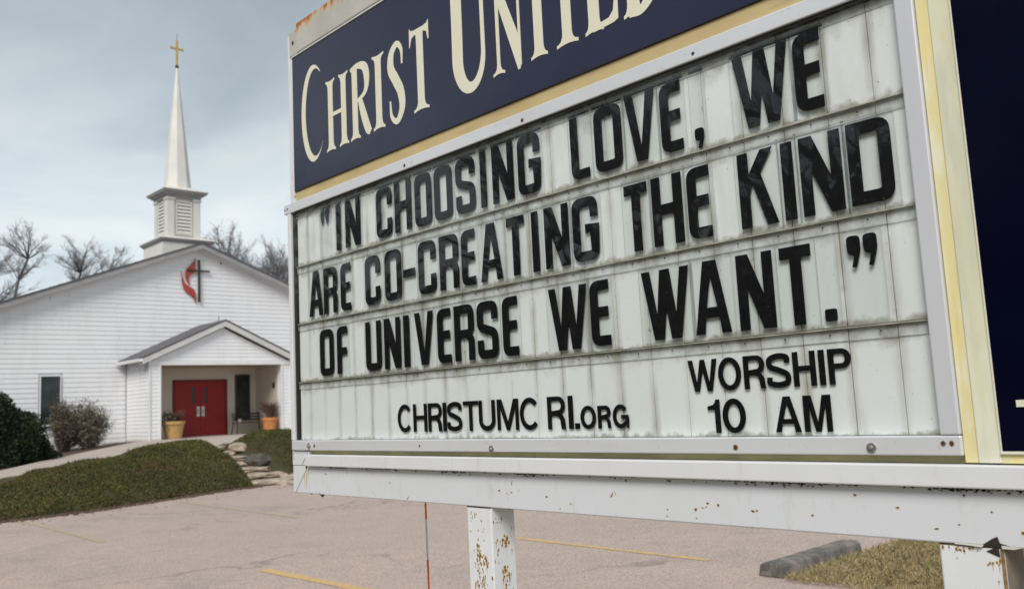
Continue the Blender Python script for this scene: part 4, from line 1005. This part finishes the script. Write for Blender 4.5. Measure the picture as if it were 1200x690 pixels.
def sans(c, w, h, t):
    if c == 'O' or c == '0': return [[arc(w/2, h/2, w/2, h/2*1.02, 0, 350, 35), arc(w/2, h/2, w/2-t, h/2-t*.85, 0, 350, 35)]]
    if c == 'C': return [[ribbon(arc(w*.52, h/2, w*.52-t/2, h/2-t*.42, 42, 318, 30), [t*.95]*31)]]
    if c == 'G': return [[ribbon(arc(w*.5, h/2, w*.5-t/2, h/2-t*.42, 40, 308, 28)+[(w-t*.42, h*.26), (w-t*.42, h*.47)], t*.92)], [[(w*.54, h*.40), (w-t*.1, h*.40), (w-t*.1, h*.40+t*.8), (w*.54, h*.40+t*.8)]], [[(w-t*.55, 0), (w, 0), (w, h*.45), (w-t*.55, h*.45)]]]
    if c == 'S': return [[ribbon(catmull([(w-t*.55, h*.71), (w*.86, h*.87), (w*.5, h-t*.45), (w*.13, h*.83), (w*.15, h*.62), (w*.5, h*.51), (w*.86, h*.37), (w*.86, h*.15), (w*.5, t*.45), (w*.12, h*.14), (t*.45, h*.31)], 5), t*.98)]]
    if c in 'IHT' and c != 'H': 
        if c == 'I': return [[[(0, 0), (w, 0), (w, h), (0, h)]]]
        return [[[(w/2-t/2, 0), (w/2+t/2, 0), (w/2+t/2, h-t*.85), (w, h-t*.85), (w, h), (0, h), (0, h-t*.85), (w/2-t/2, h-t*.85)]]]
    if c == 'H': return [[[(0, 0), (t, 0), (t, h*.44), (w-t, h*.44), (w-t, 0), (w, 0), (w, h), (w-t, h), (w-t, h*.44+t*.85), (t, h*.44+t*.85), (t, h), (0, h)]]]
    if c == 'U': return [[ribbon([(t/2, h)]+arc(w/2, h*.33, w/2-t/2, h*.33-t*.42, 180, 360, 16)+[(w-t/2, h)], t)]]
    if c in 'RP':
        bowl = arc(w-h*.28, h*.72, h*.28, h*.28, -90, 90, 10)
        hole = arc(w-h*.28, h*.72, h*.28-t, h*.28-t*.85, -90, 90, 10)
        if c == 'P': return [[[(0, 0), (t, 0), (t, h*.44)]+bowl+[(0, h)], [(t, h*.44+t*.85)]+hole+[(t, h-t*.85)]]]
        return [[[(0, 0), (t, 0), (t, h*.40), (w*.50, h*.40), (w*.66, h*.36), (w*.72, h*.27), (w*.76, 0.03*h), (w*.80, 0), (w*1.02, 0), (w*.99, h*.05), (w*.96, h*.30), (w*.84, h*.44)]+bowl[1:]+[(0, h)], [(t, h*.44+t*.7)]+hole[1:]+[(t, h-t*.85)]]]
    if c == 'M': return [[[(0, 0), (t*.9, 0), (t*.9, h*.74), (w*.5-t*.42, 0), (w*.5+t*.42, 0), (w-t*.9, h*.74), (w-t*.9, 0), (w, 0), (w, h), (w-t*1.35, h), (w*.5, h*.26), (t*1.35, h), (0, h)]]]
    if c == 'W': return [[[(w*.20, 0), (w*.36, 0), (w*.5, h*.66), (w*.64, 0), (w*.80, 0), (w, h), (w-t, h), (w*.715, h*.26), (w*.575, h), (w*.425, h), (w*.285, h*.26), (t, h), (0, h)]]]
    if c == 'A': return [[[(0, 0), (t, 0), (w*.28, h*.23), (w*.72, h*.23), (w-t, 0), (w, 0), (w*.5+t*.6, h), (w*.5-t*.6, h)], [(w*.33, h*.37), (w*.67, h*.37), (w*.5, h*.80)]]]
    if c == '1': return [[[(w-t, 0), (w, 0), (w, h), (w-t*.72, h), (w-t*.95, h*.90), (w-t*1.3, h*.84), (0, h*.80), (0, h*.69), (w-t, h*.69)]]]
    if c == '.': return [[[(0, 0), (w, 0), (w, h), (0, h)]]]
def serif_stem(xc, a, b, h, bt=None):
    """vertical stem half-width a, flared slab half-width b, cupped ends"""
    bt = b if bt is None else bt
    q = lambda p0, p1, p2, n=5: [tuple(Vector(p0)*(1-t)**2+Vector(p1)*2*t*(1-t)+Vector(p2)*t*t) for t in [k/n for k in range(n+1)]]
    f = .085*h
    o = q((xc-b, -.004*h), (xc, .035*h), (xc+b, -.004*h))
    o += q((xc+b, .03*h), (xc+a*1.1, f*.45), (xc+a, f*1.5))
    o += q((xc+a, h-f*1.5), (xc+a*1.1, h-f*.45), (xc+bt, h*.97))
    o += q((xc+bt, h*1.004), (xc, h*.965), (xc-bt, h*1.004))
    o += q((xc-bt, h*.97), (xc-a*1.1, h-f*.45), (xc-a, h-f*1.5))
    o += q((xc-a, f*1.5), (xc-a*1.1, f*.45), (xc-b, .03*h))
    return [o]
def roman(c, w, h):
    T = .0265; 
    if c == 'C':
        o = arc(w*.56, h*.5, w*.56, h*.505, 52, 318, 34)
        inn = arc(w*.66, h*.5, w*.47, h*.455, 314, 60, 34)
        return [[o+inn]]
    if c == 'H': return [serif_stem(w*.20, T*.60, T*1.12, h), serif_stem(w*.80, T*.60, T*1.12, h), [[(w*.2, h*.47), (w*.8, h*.47), (w*.8, h*.525), (w*.2, h*.525)]]]
    if c == 'I': return [serif_stem(w*.5, T*.66, w*.5, h)]
    if c == 'R': return [serif_stem(w*.22, T*.62, T*1.15, h, T*.62),
        [ribbon(catmull([(w*.02, h*.965), (w*.35, h*.985), (w*.72, h*.93), (w*.84, h*.76), (w*.74, h*.58), (w*.30, h*.50)], 7), [T*.5+T*.75*math.sin(math.pi*i/35)**2 for i in range(36)])],
        [ribbon(catmull([(w*.46, h*.54), (w*.64, h*.30), (w*.84, h*.08), (w*.97, h*.02)], 6), [T*.8+T*.5*math.sin(math.pi*i/18) for i in range(19)])]]
    if c == 'S': return [[ribbon(catmull([(w*.88, h*.70), (w*.86, h*.88), (w*.58, h*.975), (w*.22, h*.88), (w*.16, h*.70), (w*.45, h*.54), (w*.76, h*.36), (w*.82, h*.16), (w*.50, h*.02), (w*.14, h*.10), (w*.07, h*.30)], 5),
                        [T*(.28+1.15*math.sin(math.pi*i/50)**1.3) for i in range(51)])]]
    if c == 'T': return [serif_stem(w*.53, T*.66, T*1.5, h*.97, T*.8),
        [[(0, h*.80), (w*.03, h*.80), (w*.12, h*.90), (w*.30, h*.925), (w*.75, h*.925), (w*.90, h*.90), (w*.96, h*.80), (w, h*.80), (w*1.0, h*1.03), (w*.93, h*1.0), (w*.75, h*.985), (w*.25, h*.985), (w*.08, h*1.0), (w*.02, h*1.03)]]]
    if c == 'U': return [[ribbon([(w*.19, h), (w*.19, h*.6)]+arc(w*.53, h*.30, w*.35, h*.275, 180, 360, 22)+[(w*.88, h*.6), (w*.88, h)],
                        [T*1.9, T*1.9]+[T*(1.9-1.25*(i/22)**1.0) for i in range(23)]+[T*.62, T*.62])],
        [[(0, h*.965), (w*.4, h*.965), (w*.42, h), (-.02*w, h)]], [[(w*.74, h*.972), (w*1.02, h*.972), (w*1.04, h), (w*.72, h)]]]
    if c == 'N': return [serif_stem(w*.20, T*.26, T*.95, h), [[(w*.05, h*1.0), (w*.33, h), (w*.90, h*.30), (w*.93, h*.02), (w*.88, -.03*h), (w*.82, -.035*h), (w*.14, h*.93)]],
                         [[(w*.86, h*.01), (w*.93, h*.01), (w*.93, h*.97), (w*1.04, h*.97), (w*1.04, h), (w*.74, h), (w*.74, h*.97), (w*.86, h*.97)]]]
    if c == 'E': return [serif_stem(w*.24, T*.72, T*1.2, h), [[(w*.2, 0.005*h), (w*.85, .02*h), (w*.98, .04*h), (w, .36*h), (w*.94, .36*h), (w*.84, .14*h), (w*.70, .085*h), (w*.3, .07*h)]],
                         [[(w*.2, h*.93), (w*.3, h*.93), (w*.7, h*.92), (w*.86, h*.86), (w*.92, h*.70), (w*.98, h*.70), (w*.97, h), (w*.2, h)]], [[(w*.3, h*.48), (w*.62, h*.48), (w*.64, h*.40), (w*.7, h*.40), (w*.7, h*.62), (w*.64, h*.62), (w*.62, h*.54), (w*.3, h*.54)]]]
    if c == 'D': return [serif_stem(w*.22, T*.72, T*1.2, h), [ribbon(catmull([(w*.1, h*.015), (w*.45, h*.03), (w*.80, h*.22), (w*.90, h*.5), (w*.80, h*.78), (w*.45, h*.97), (w*.1, h*.985)], 6), [T*(.5+1.1*math.sin(math.pi*i/36)**1.5) for i in range(37)])]]
def place_glyph(pieces, s0, z0, x, depth, name, mat, parent, label):
    """fills each piece as a 2-D curve, turns it into a solid and joins them into one mesh"""
    mb = MB()
    for k, loops in enumerate(pieces):
        cu = bpy.data.curves.new('glyph', 'CURVE'); cu.dimensions = '2D'; cu.fill_mode = 'BOTH'; cu.extrude = depth/2
        for lp_ in loops:
            sp = cu.splines.new('POLY'); sp.points.add(len(lp_)-1)
            for i, p in enumerate(lp_): sp.points[i].co = (p[0], p[1], 0, 1)
            sp.use_cyclic_u = True
        ob = bpy.data.objects.new('glyph', cu); me = bpy.data.meshes.new_from_object(ob)
        vs = [(x+depth/2-v.co.z-.00025*k, Y(s0+v.co.x), z0+v.co.y) for v in me.vertices]
        mb.add(vs, [tuple(p.vertices)[::-1] for p in me.polygons])
        bpy.data.objects.remove(ob); bpy.data.curves.remove(cu); bpy.data.meshes.remove(me)
    return mb.build(name, mat, parent, label=label)

def plate(s0, s1, z0, z1, x, lab):
    mb = MB(); mb.box(x, x+.0012, Y(s1), Y(s0), z0, z1); mb.mi = [1, 1, 1, 1, 0, 0]
    # faces: bottom, top, -y, +y, -x, +x
    return mb.build('letter_plate', [M_tile, M_edge], sg, label=lab)
ROW = {1: (2.1368, .1725, [('“', .2177, .2778), ('I', .3260, .3519), ('N', .3868, .4804), ('C', .5840, .6754), ('H', .6928, .7847), ('O', .8059, .8938), ('O', .9095, .9990), ('S', 1.0181, 1.1091), ('I', 1.1348, 1.1602), ('N', 1.1889, 1.2801), ('G', 1.2996, 1.3896), ('L', 1.5087, 1.5732), ('O', 1.5952, 1.6872), ('V', 1.7018, 1.7964), ('E', 1.8115, 1.8750), (',', 1.9082, 1.9337), ('W', 2.0220, 2.1607), ('E', 2.1728, 2.2358)]),
 2: (1.9125, .1710, [('A', .1241, .2184), ('R', .2289, .3190), ('E', .3447, .4097), ('C', .5039, .5935), ('O', .6239, .7177), ('-', .7296, .7936), ('C', .8123, .9033), ('R', .9228, 1.0157), ('E', 1.0316, 1.0960), ('A', 1.1193, 1.2157), ('T', 1.2382, 1.3117), ('I', 1.3421, 1.3680), ('N', 1.3927, 1.4841), ('G', 1.4988, 1.5894), ('T', 1.6815, 1.7540), ('H', 1.7681, 1.8580), ('E', 1.8731, 1.9370), ('K', 2.0149, 2.1073), ('I', 2.1237, 2.1508), ('N', 2.1667, 2.2594), ('D', 2.2731, 2.3635)]),
 3: (1.6855, .1700, [('O', .1930, .2849), ('F', .3109, .3775), ('U', .4963, .5882), ('N', .6082, .6995), ('I', .7196, .7490), ('V', .7799, .8776), ('E', .8980, .9640), ('R', .9827, 1.0744), ('S', 1.0902, 1.1815), ('E', 1.2028, 1.2670), ('W', 1.3938, 1.5340), ('E', 1.5453, 1.6100), ('W', 1.7188, 1.8600), ('A', 1.8704, 1.9669), ('N', 1.9900, 2.0802), ('T', 2.0990, 2.1718), ('.', 2.1926, 2.2189), ('”', 2.2522, 2.3158)])}
words = {1: 'top', 2: 'second', 3: 'third'}
def nm(c): return {'“': 'opening quotation mark', '”': 'closing quotation mark', ',': 'comma', '-': 'hyphen', '.': 'full stop'}.get(c, 'letter '+c)
for r, (zb, h, L_) in ROW.items():
    for c, a, b in L_:
        w = b-a; hh = h; zz = zb
        if c == '-': hh = .0265; zz = zb+.068
        if c == '.': hh = .026
        if c == ',': hh = .050; zz = zb-.012
        if c == '”': hh = .066; zz = zb+h-.068
        if c == '“': hh = .070; zz = zb+h-.062
        lab = 'black %s in the %s row' % (nm(c), words[r])
        jz = random.uniform(-.0012, .0012)
        pl_ = plate(a-.010, b+.010, zb-.0125, zb+h+.0125, 1.7238, lab)
        place_glyph(gothic(c, w, hh, .0262), a, zz+jz, 1.7215, .0022, 'letter', M_blk, pl_, lab)
def sans_row(L_, zb, h, t, word, x=1.7235):
    for item in L_:
        c, a, b = item[:3]; hh = item[3] if len(item) > 3 else h; zz = item[4] if len(item) > 4 else zb
        tt = t*(hh/h)**.5 if c != '.' else t
        place_glyph(sans(c, b-a, hh, tt), a, zz, x+.0012, .0016, 'letter', M_blk, sg, 'black %s in the %s line' % (nm(c), word))
sans_row([('C', .6665, .7432), ('H', .7524, .8242), ('R', .8312, .9001), ('I', .9057, .9226), ('S', .9280, .9968), ('T', 1.0047, 1.0736), ('U', 1.0770, 1.1487), ('M', 1.1579, 1.2480), ('C', 1.2536, 1.3305), ('R', 1.3636, 1.4300, .0880), ('I', 1.4419, 1.4590, .0880), ('.', 1.4640, 1.4810, .015), ('O', 1.4848, 1.5386, .059), ('R', 1.5454, 1.5890, .058), ('G', 1.5957, 1.6481, .059)], 1.4755, 0.0885, .0145, 'web address')
sans_row([('W', 1.8370, 1.9170), ('O', 1.9190, 1.9790), ('R', 1.9860, 2.0390), ('S', 2.0445, 2.1000), ('H', 2.1069, 2.1590), ('I', 2.1660, 2.1795), ('P', 2.1870, 2.2370)], 1.5560, .0735, .0128, 'worship')
sans_row([('1', 1.8835, 1.9163), ('0', 1.9226, 1.9824), ('A', 2.0544, 2.1150), ('M', 2.1226, 2.1850)], 1.4605, .0760, .0138, 'service time')
# header lettering, cut vinyl on the navy face
for c, a, b, z0, z1 in [('C', .120, .276, 2.502, 2.880), ('H', .300, .449, 2.5115, 2.784), ('R', .466, .592, 2.5115, 2.784), ('I', .607, .676, 2.5115, 2.780), ('S', .703, .792, 2.506, 2.786), ('T', .826, .930, 2.5105, 2.796),
                        ('U', 1.040, 1.212, 2.503, 2.880), ('N', 1.231, 1.363, 2.5105, 2.784), ('I', 1.393, 1.458, 2.510, 2.780), ('T', 1.478, 1.584, 2.509, 2.796), ('E', 1.606, 1.716, 2.5085, 2.782), ('D', 1.738, 1.860, 2.508, 2.782)]:
    place_glyph(roman(c, b-a, z1-z0), a, z0, 1.7070, .0022, 'header_letter', M_crm, sg, 'cream header letter '+c)

# ---- fasteners
def screw(s, z, r, x, kind='zinc'):
    mb = MB(); y = Y(s)
    if kind == 'lock':
        mb.tube([(x, y, z), (x-.004, y, z)], r, 16); o = mb.build('lock_bolt', M_screw, sg, .0006)
        k = MB(); k.tube([(x-.0041, y, z), (x-.009, y, z)], [r*.45, r*.32], 12); k.build('bolt_head', M_chrome, o)
    elif kind == 'rust':
        mb.tube([(x, y, z), (x-.002, y, z)], [r, r*.7], 10); o = mb.build('rusty_screw', M_rust, sg)
        h = MB(); h.add([(x-.0004, y+(r*1.35+random.uniform(-.001, .001))*math.cos(a), z-r*.15+(r*1.5)*math.sin(a)) for a in [i*.628 for i in range(10)]], [tuple(range(10))]); h.build('rust_ring', M_rusthalo, o)
    else:
        mb.tube([(x, y, z), (x-.002, y, z)], [r, r*.8], 10); mb.build('screw', M_flake, sg)
for s, z, r, k in [(.7757, 2.3512, .0042, 'rust'), (1.3422, 2.3505, .0042, 'rust'), (1.93, 2.352, .0042, 'zinc'), (-.0245, 2.3547, .004, 'z'), (-.005, 2.3560, .004, 'z'), (.1253, 1.4318, .010, 'lock'), (.1608, 1.4319, .0045, 'rust'), (.8046, 1.4322, .0032, 'z'),
                   (1.1474, 1.4240, .0095, 'lock'), (1.9611, 1.4300, .0048, 'rust'), (2.2707, 1.4300, .0095, 'lock'), (2.4070, 1.4378, .0038, 'rust'), (2.4220, 1.4378, .0038, 'rust')]:
    screw(s, z, r, 1.7079, k)
mb = MB(); mb.tube([(1.7084, Y(.062), 3.022), (1.7060, Y(.062), 3.022)], .007, 12); mb.build('cap_washer', M_rust, sg)
# ---- debris wedged on the beam under the shelf, flakes below it
mb = MB()
for i in range(420):
    s = random.choice([random.gauss(.30, .03), random.gauss(.55, .06), random.gauss(.95, .05), random.gauss(1.30, .03), random.gauss(2.02, .05), random.gauss(2.12, .04), random.gauss(2.42, .03), random.gauss(2.53, .05), random.uniform(.1, 2.9)]); s = min(max(s, .1), 3)
    dz = abs(random.gauss(0, .004)); z = 1.3572-dz; l = random.uniform(.0006, .0030)*(1.4 if s > 2.3 else 1); y = Y(s); a0 = random.uniform(0, 6.28)
    pts = [(y+l*math.cos(a0+k*1.257)*random.uniform(.4, 1.3), z+l*.7*math.sin(a0+k*1.257)*random.uniform(.4, 1.2)) for k in range(5)]
    mb.prism(pts, 'x', 1.7145, 1.7184)
mb.build('debris', M_flake, sg, kind='stuff')
for s, w, d in ((.112, .008, .004), (.1905, .018, .010), (.36, .006, .002), (1.20, .02, .0015), (1.52, .012, .0016), (1.98, .01, .0016)):
    mb = MB(); mb.add([(1.7195, Y(s-w), 1.2562), (1.7195, Y(s+w*.4), 1.2562), (1.7195, Y(s+w*.3), 1.256-d*.6), (1.7195, Y(s-w*.1), 1.256-d), (1.7195, Y(s-w*.6), 1.256-d*.5),
                  (1.7245, Y(s-w), 1.2562), (1.7245, Y(s+w*.4), 1.2562), (1.7245, Y(s+w*.3), 1.256-d*.6), (1.7245, Y(s-w*.1), 1.256-d), (1.7245, Y(s-w*.6), 1.256-d*.5)],
                 [(0, 1, 2, 3, 4), (9, 8, 7, 6, 5), (0, 5, 6, 1), (1, 6, 7, 2), (2, 7, 8, 3), (3, 8, 9, 4), (4, 9, 5, 0)]); mb.build('rust_flake', M_flake, sg)
M_ochre_rust = simple('ochre_rust_spot', (.60, .38, .12), .8, .6, 300)
SPOTS = [(1.35, 1.2958), (1.399, 1.2664), (1.835, 1.2871), (1.854, 1.2919), (1.864, 1.2943), (1.869, 1.3022), (1.897, 1.2997), (1.836, 1.2679), (1.754, 1.2829), (1.751, 1.2669), (1.986, 1.2913), (1.996, 1.2925), (2.126, 1.2902), (2.305, 1.3148), (2.416, 1.2898), (2.375, 1.2795), (2.522, 1.2822), (2.222, 1.3356), (2.474, 1.3159), (.62, 1.31), (1.16, 1.305), (1.19, 1.298), (1.21, 1.302), (.22, 1.33)]
for i, (s, z) in enumerate(SPOTS):
    rd = random.Random(i); r = rd.uniform(.0022, .0046)*(1.5 if i in (10, 13, 16) else 1); y = Y(s)
    el_ = rd.uniform(.4, .9); pts = [(y+r*math.cos(k*.785)*rd.uniform(.6, 1.3), z+r*el_*math.sin(k*.785)*rd.uniform(.5, 1.3)) for k in range(8)]
    mb = MB(); mb.prism(pts, 'x', 1.7178, 1.7184); o = mb.build('rust_spot', M_ochre_rust, sg)
    mb = MB(); mb.prism([(y+(p[0]-y)*.5, z+(p[1]-z)*.5+.0003) for p in pts], 'x', 1.7174, 1.7177); mb.build('rust_core', M_rust, o)
M_run = simple('pale_rust_run', (.62, .50, .30), .7, .3, 60)
for s, w, z0, z1 in ((.083, .004, 1.262, 1.350), (.096, .0025, 1.300, 1.352), (.070, .003, 1.27, 1.325), (.245, .002, 1.335, 1.355), (.362, .0022, 1.325, 1.355)):
    mb = MB(); y = Y(s); mb.prism([(y-w, z1), (y-w*.8, (z0+z1)/2), (y-w*.1, z0), (y+w*.6, (z0*.6+z1*.4)), (y+w, z1)], 'x', 1.7181, 1.7184); mb.build('rust_run', M_run, sg)
mb = MB(); mb.prism([(Y(.092), 1.3568), (Y(.078), 1.3568), (Y(.080), 1.349), (Y(.088), 1.346)], 'x', 1.7170, 1.7180); mb.build('rust_spot', M_rust, sg)
# ---- posts
def post(s0, s1, lab):
    mb = MB(); mb.box(1.7190, 1.8110, Y(s1), Y(s0), -.05, 1.2543); p = mb.build('post', M_post, sg, .004, label=lab)
    g = MB(); g.box(1.7186, 1.8114, Y(s1-.002), Y(s0+.002), 1.2518, 1.2546); g.build('rust_seam', M_rust, p)
    return p
def chips(parent, face, spots, seed):
    rd = random.Random(seed); A = MB(); B = MB()
    for (cu, cz, su, sz, n, r0) in spots:
        for i in range(n):
            u = rd.gauss(cu, su); z = rd.gauss(cz, sz); r = r0*rd.uniform(.4, 1.3); el_ = rd.uniform(1.0, 2.6)
            if face == 'x': u = min(max(u, 1.0), 3)
            pts = [(u+r*math.cos(k*.785)*rd.uniform(.5, 1.3), z+r*el_*math.sin(k*.785)*rd.uniform(.5, 1.3)) for k in range(8)]
            q = [(u+(p[0]-u)*rd.uniform(.15, .55)+.0003, z+(p[1]-z)*rd.uniform(.15, .55)) for p in pts]
            if rd.random() < .3:
                w = r*.35; pts = pts[:5]+[(u-w, z-r*.8), (u-w*.4, z-r*rd.uniform(3, 7)), (u+w*.5, z-r*2.5), (u+w, z-r*.8)]
            if face == 'front':
                if not parent['s0']+.004 < u < parent['s1']-.004: continue
                A.prism([(Y(p[0]), p[1]) for p in pts], 'x', 1.7184+i*1e-5, 1.7189); B.prism([(Y(p[0]), p[1]) for p in q], 'x', 1.7179, 1.7183)
            else:
                if not 1.723 < u < 1.807: continue
                y = Y(parent['s1']); A.prism(pts, 'y', y-.0006-i*1e-5, y); B.prism(q, 'y', y-.0011, y-.0007)
    A.build('rust_stain_marks', M_ochre_rust, parent, kind='stuff'); B.build('rust_chip_marks', M_rust, parent, kind='stuff')
post(1.010, 1.119, 'left white post, chipped and rusty')
p1 = [o for o in sg.children if o.name.startswith('post')][0]; p1['s0'] = 1.010; p1['s1'] = 1.119
chips(p1, 'front', [(1.060, 1.125, .010, .022, 26, .0034), (1.062, 1.03, .016, .040, 80, .0027), (1.045, 1.225, .008, .012, 9, .0022), (1.085, 1.19, .01, .02, 4, .0022), (1.085, 1.10, .006, .008, 5, .0045), (1.06, .85, .03, .1, 60, .003)], 5)
chips(p1, 'side', [(1.770, 1.155, .006, .008, 12, .0045), (1.742, 1.14, .006, .02, 9, .0026), (1.745, 1.215, .010, .010, 9, .0022), (1.772, 1.045, .012, .020, 26, .0030), (1.79, 1.17, .006, .02, 5, .002), (1.76, .85, .03, .1, 50, .004)], 6)
p2 = post(2.375, 2.487, 'right white post with a torn rusty top corner')
p2['s0'] = 2.375; p2['s1'] = 2.487
chips(p2, 'front', [(2.471, 1.225, .008, .010, 9, .0020), (2.415, 1.247, .02, .003, 12, .0022), (2.40, 1.236, .004, .004, 2, .0018)], 8)
# torn, curled plate at the right post's top corner
mb = MB()
zz = 1.2560
mb.add([(1.7172, Y(2.452), zz+.001), (1.7172, Y(2.480), zz-.002), (1.7172, Y(2.500), zz+.001), (1.7172, Y(2.482), zz+.006), (1.7172, Y(2.479), zz+.017), (1.7172, Y(2.470), zz+.013), (1.7172, Y(2.460), zz+.006)], [(0, 1, 2, 3, 4, 5, 6)])
mb.build('torn_hole', M_flake, p2)
mb = MB(); mb.add([(1.7180, Y(2.457), zz-.010), (1.7180, Y(2.472), zz-.003), (1.7180, Y(2.479), zz-.004), (1.7180, Y(2.480), zz-.019), (1.7180, Y(2.471), zz-.016)], [(0, 1, 2, 3, 4)]); mb.build('torn_hole', M_flake, p2)
mb = MB()
mb.add([(1.7165, Y(2.405), zz+.0015), (1.7165, Y(2.455), zz+.001), (1.7130, Y(2.452), zz-.003), (1.7140, Y(2.430), zz-.0015), (1.7150, Y(2.405), zz-.001)], [(0, 1, 2, 3, 4)])
mb.build('bent_lip', M_cap, p2); mb = MB()
mb.add([(1.7165, Y(2.484), zz+.002), (1.7165, Y(2.520), zz+.001), (1.7130, Y(2.505), zz-.003), (1.7130, Y(2.486), zz-.003)], [(0, 1, 2, 3)])
mb.build('bent_lip', M_cap, p2)
mb = MB(); mb.box(1.7178, 1.7189, Y(2.4868), Y(2.481), 1.08, zz-.004); mb.build('rust_run', M_rusthalo, p2)
mb = MB(); mb.box(1.7215, 1.8095, Y(2.4885), Y(2.4872), .2, zz-.002); mb.build('rust_run', simple('brown_stained_paint', (.30, .25, .20), .8, .5, 14), p2)
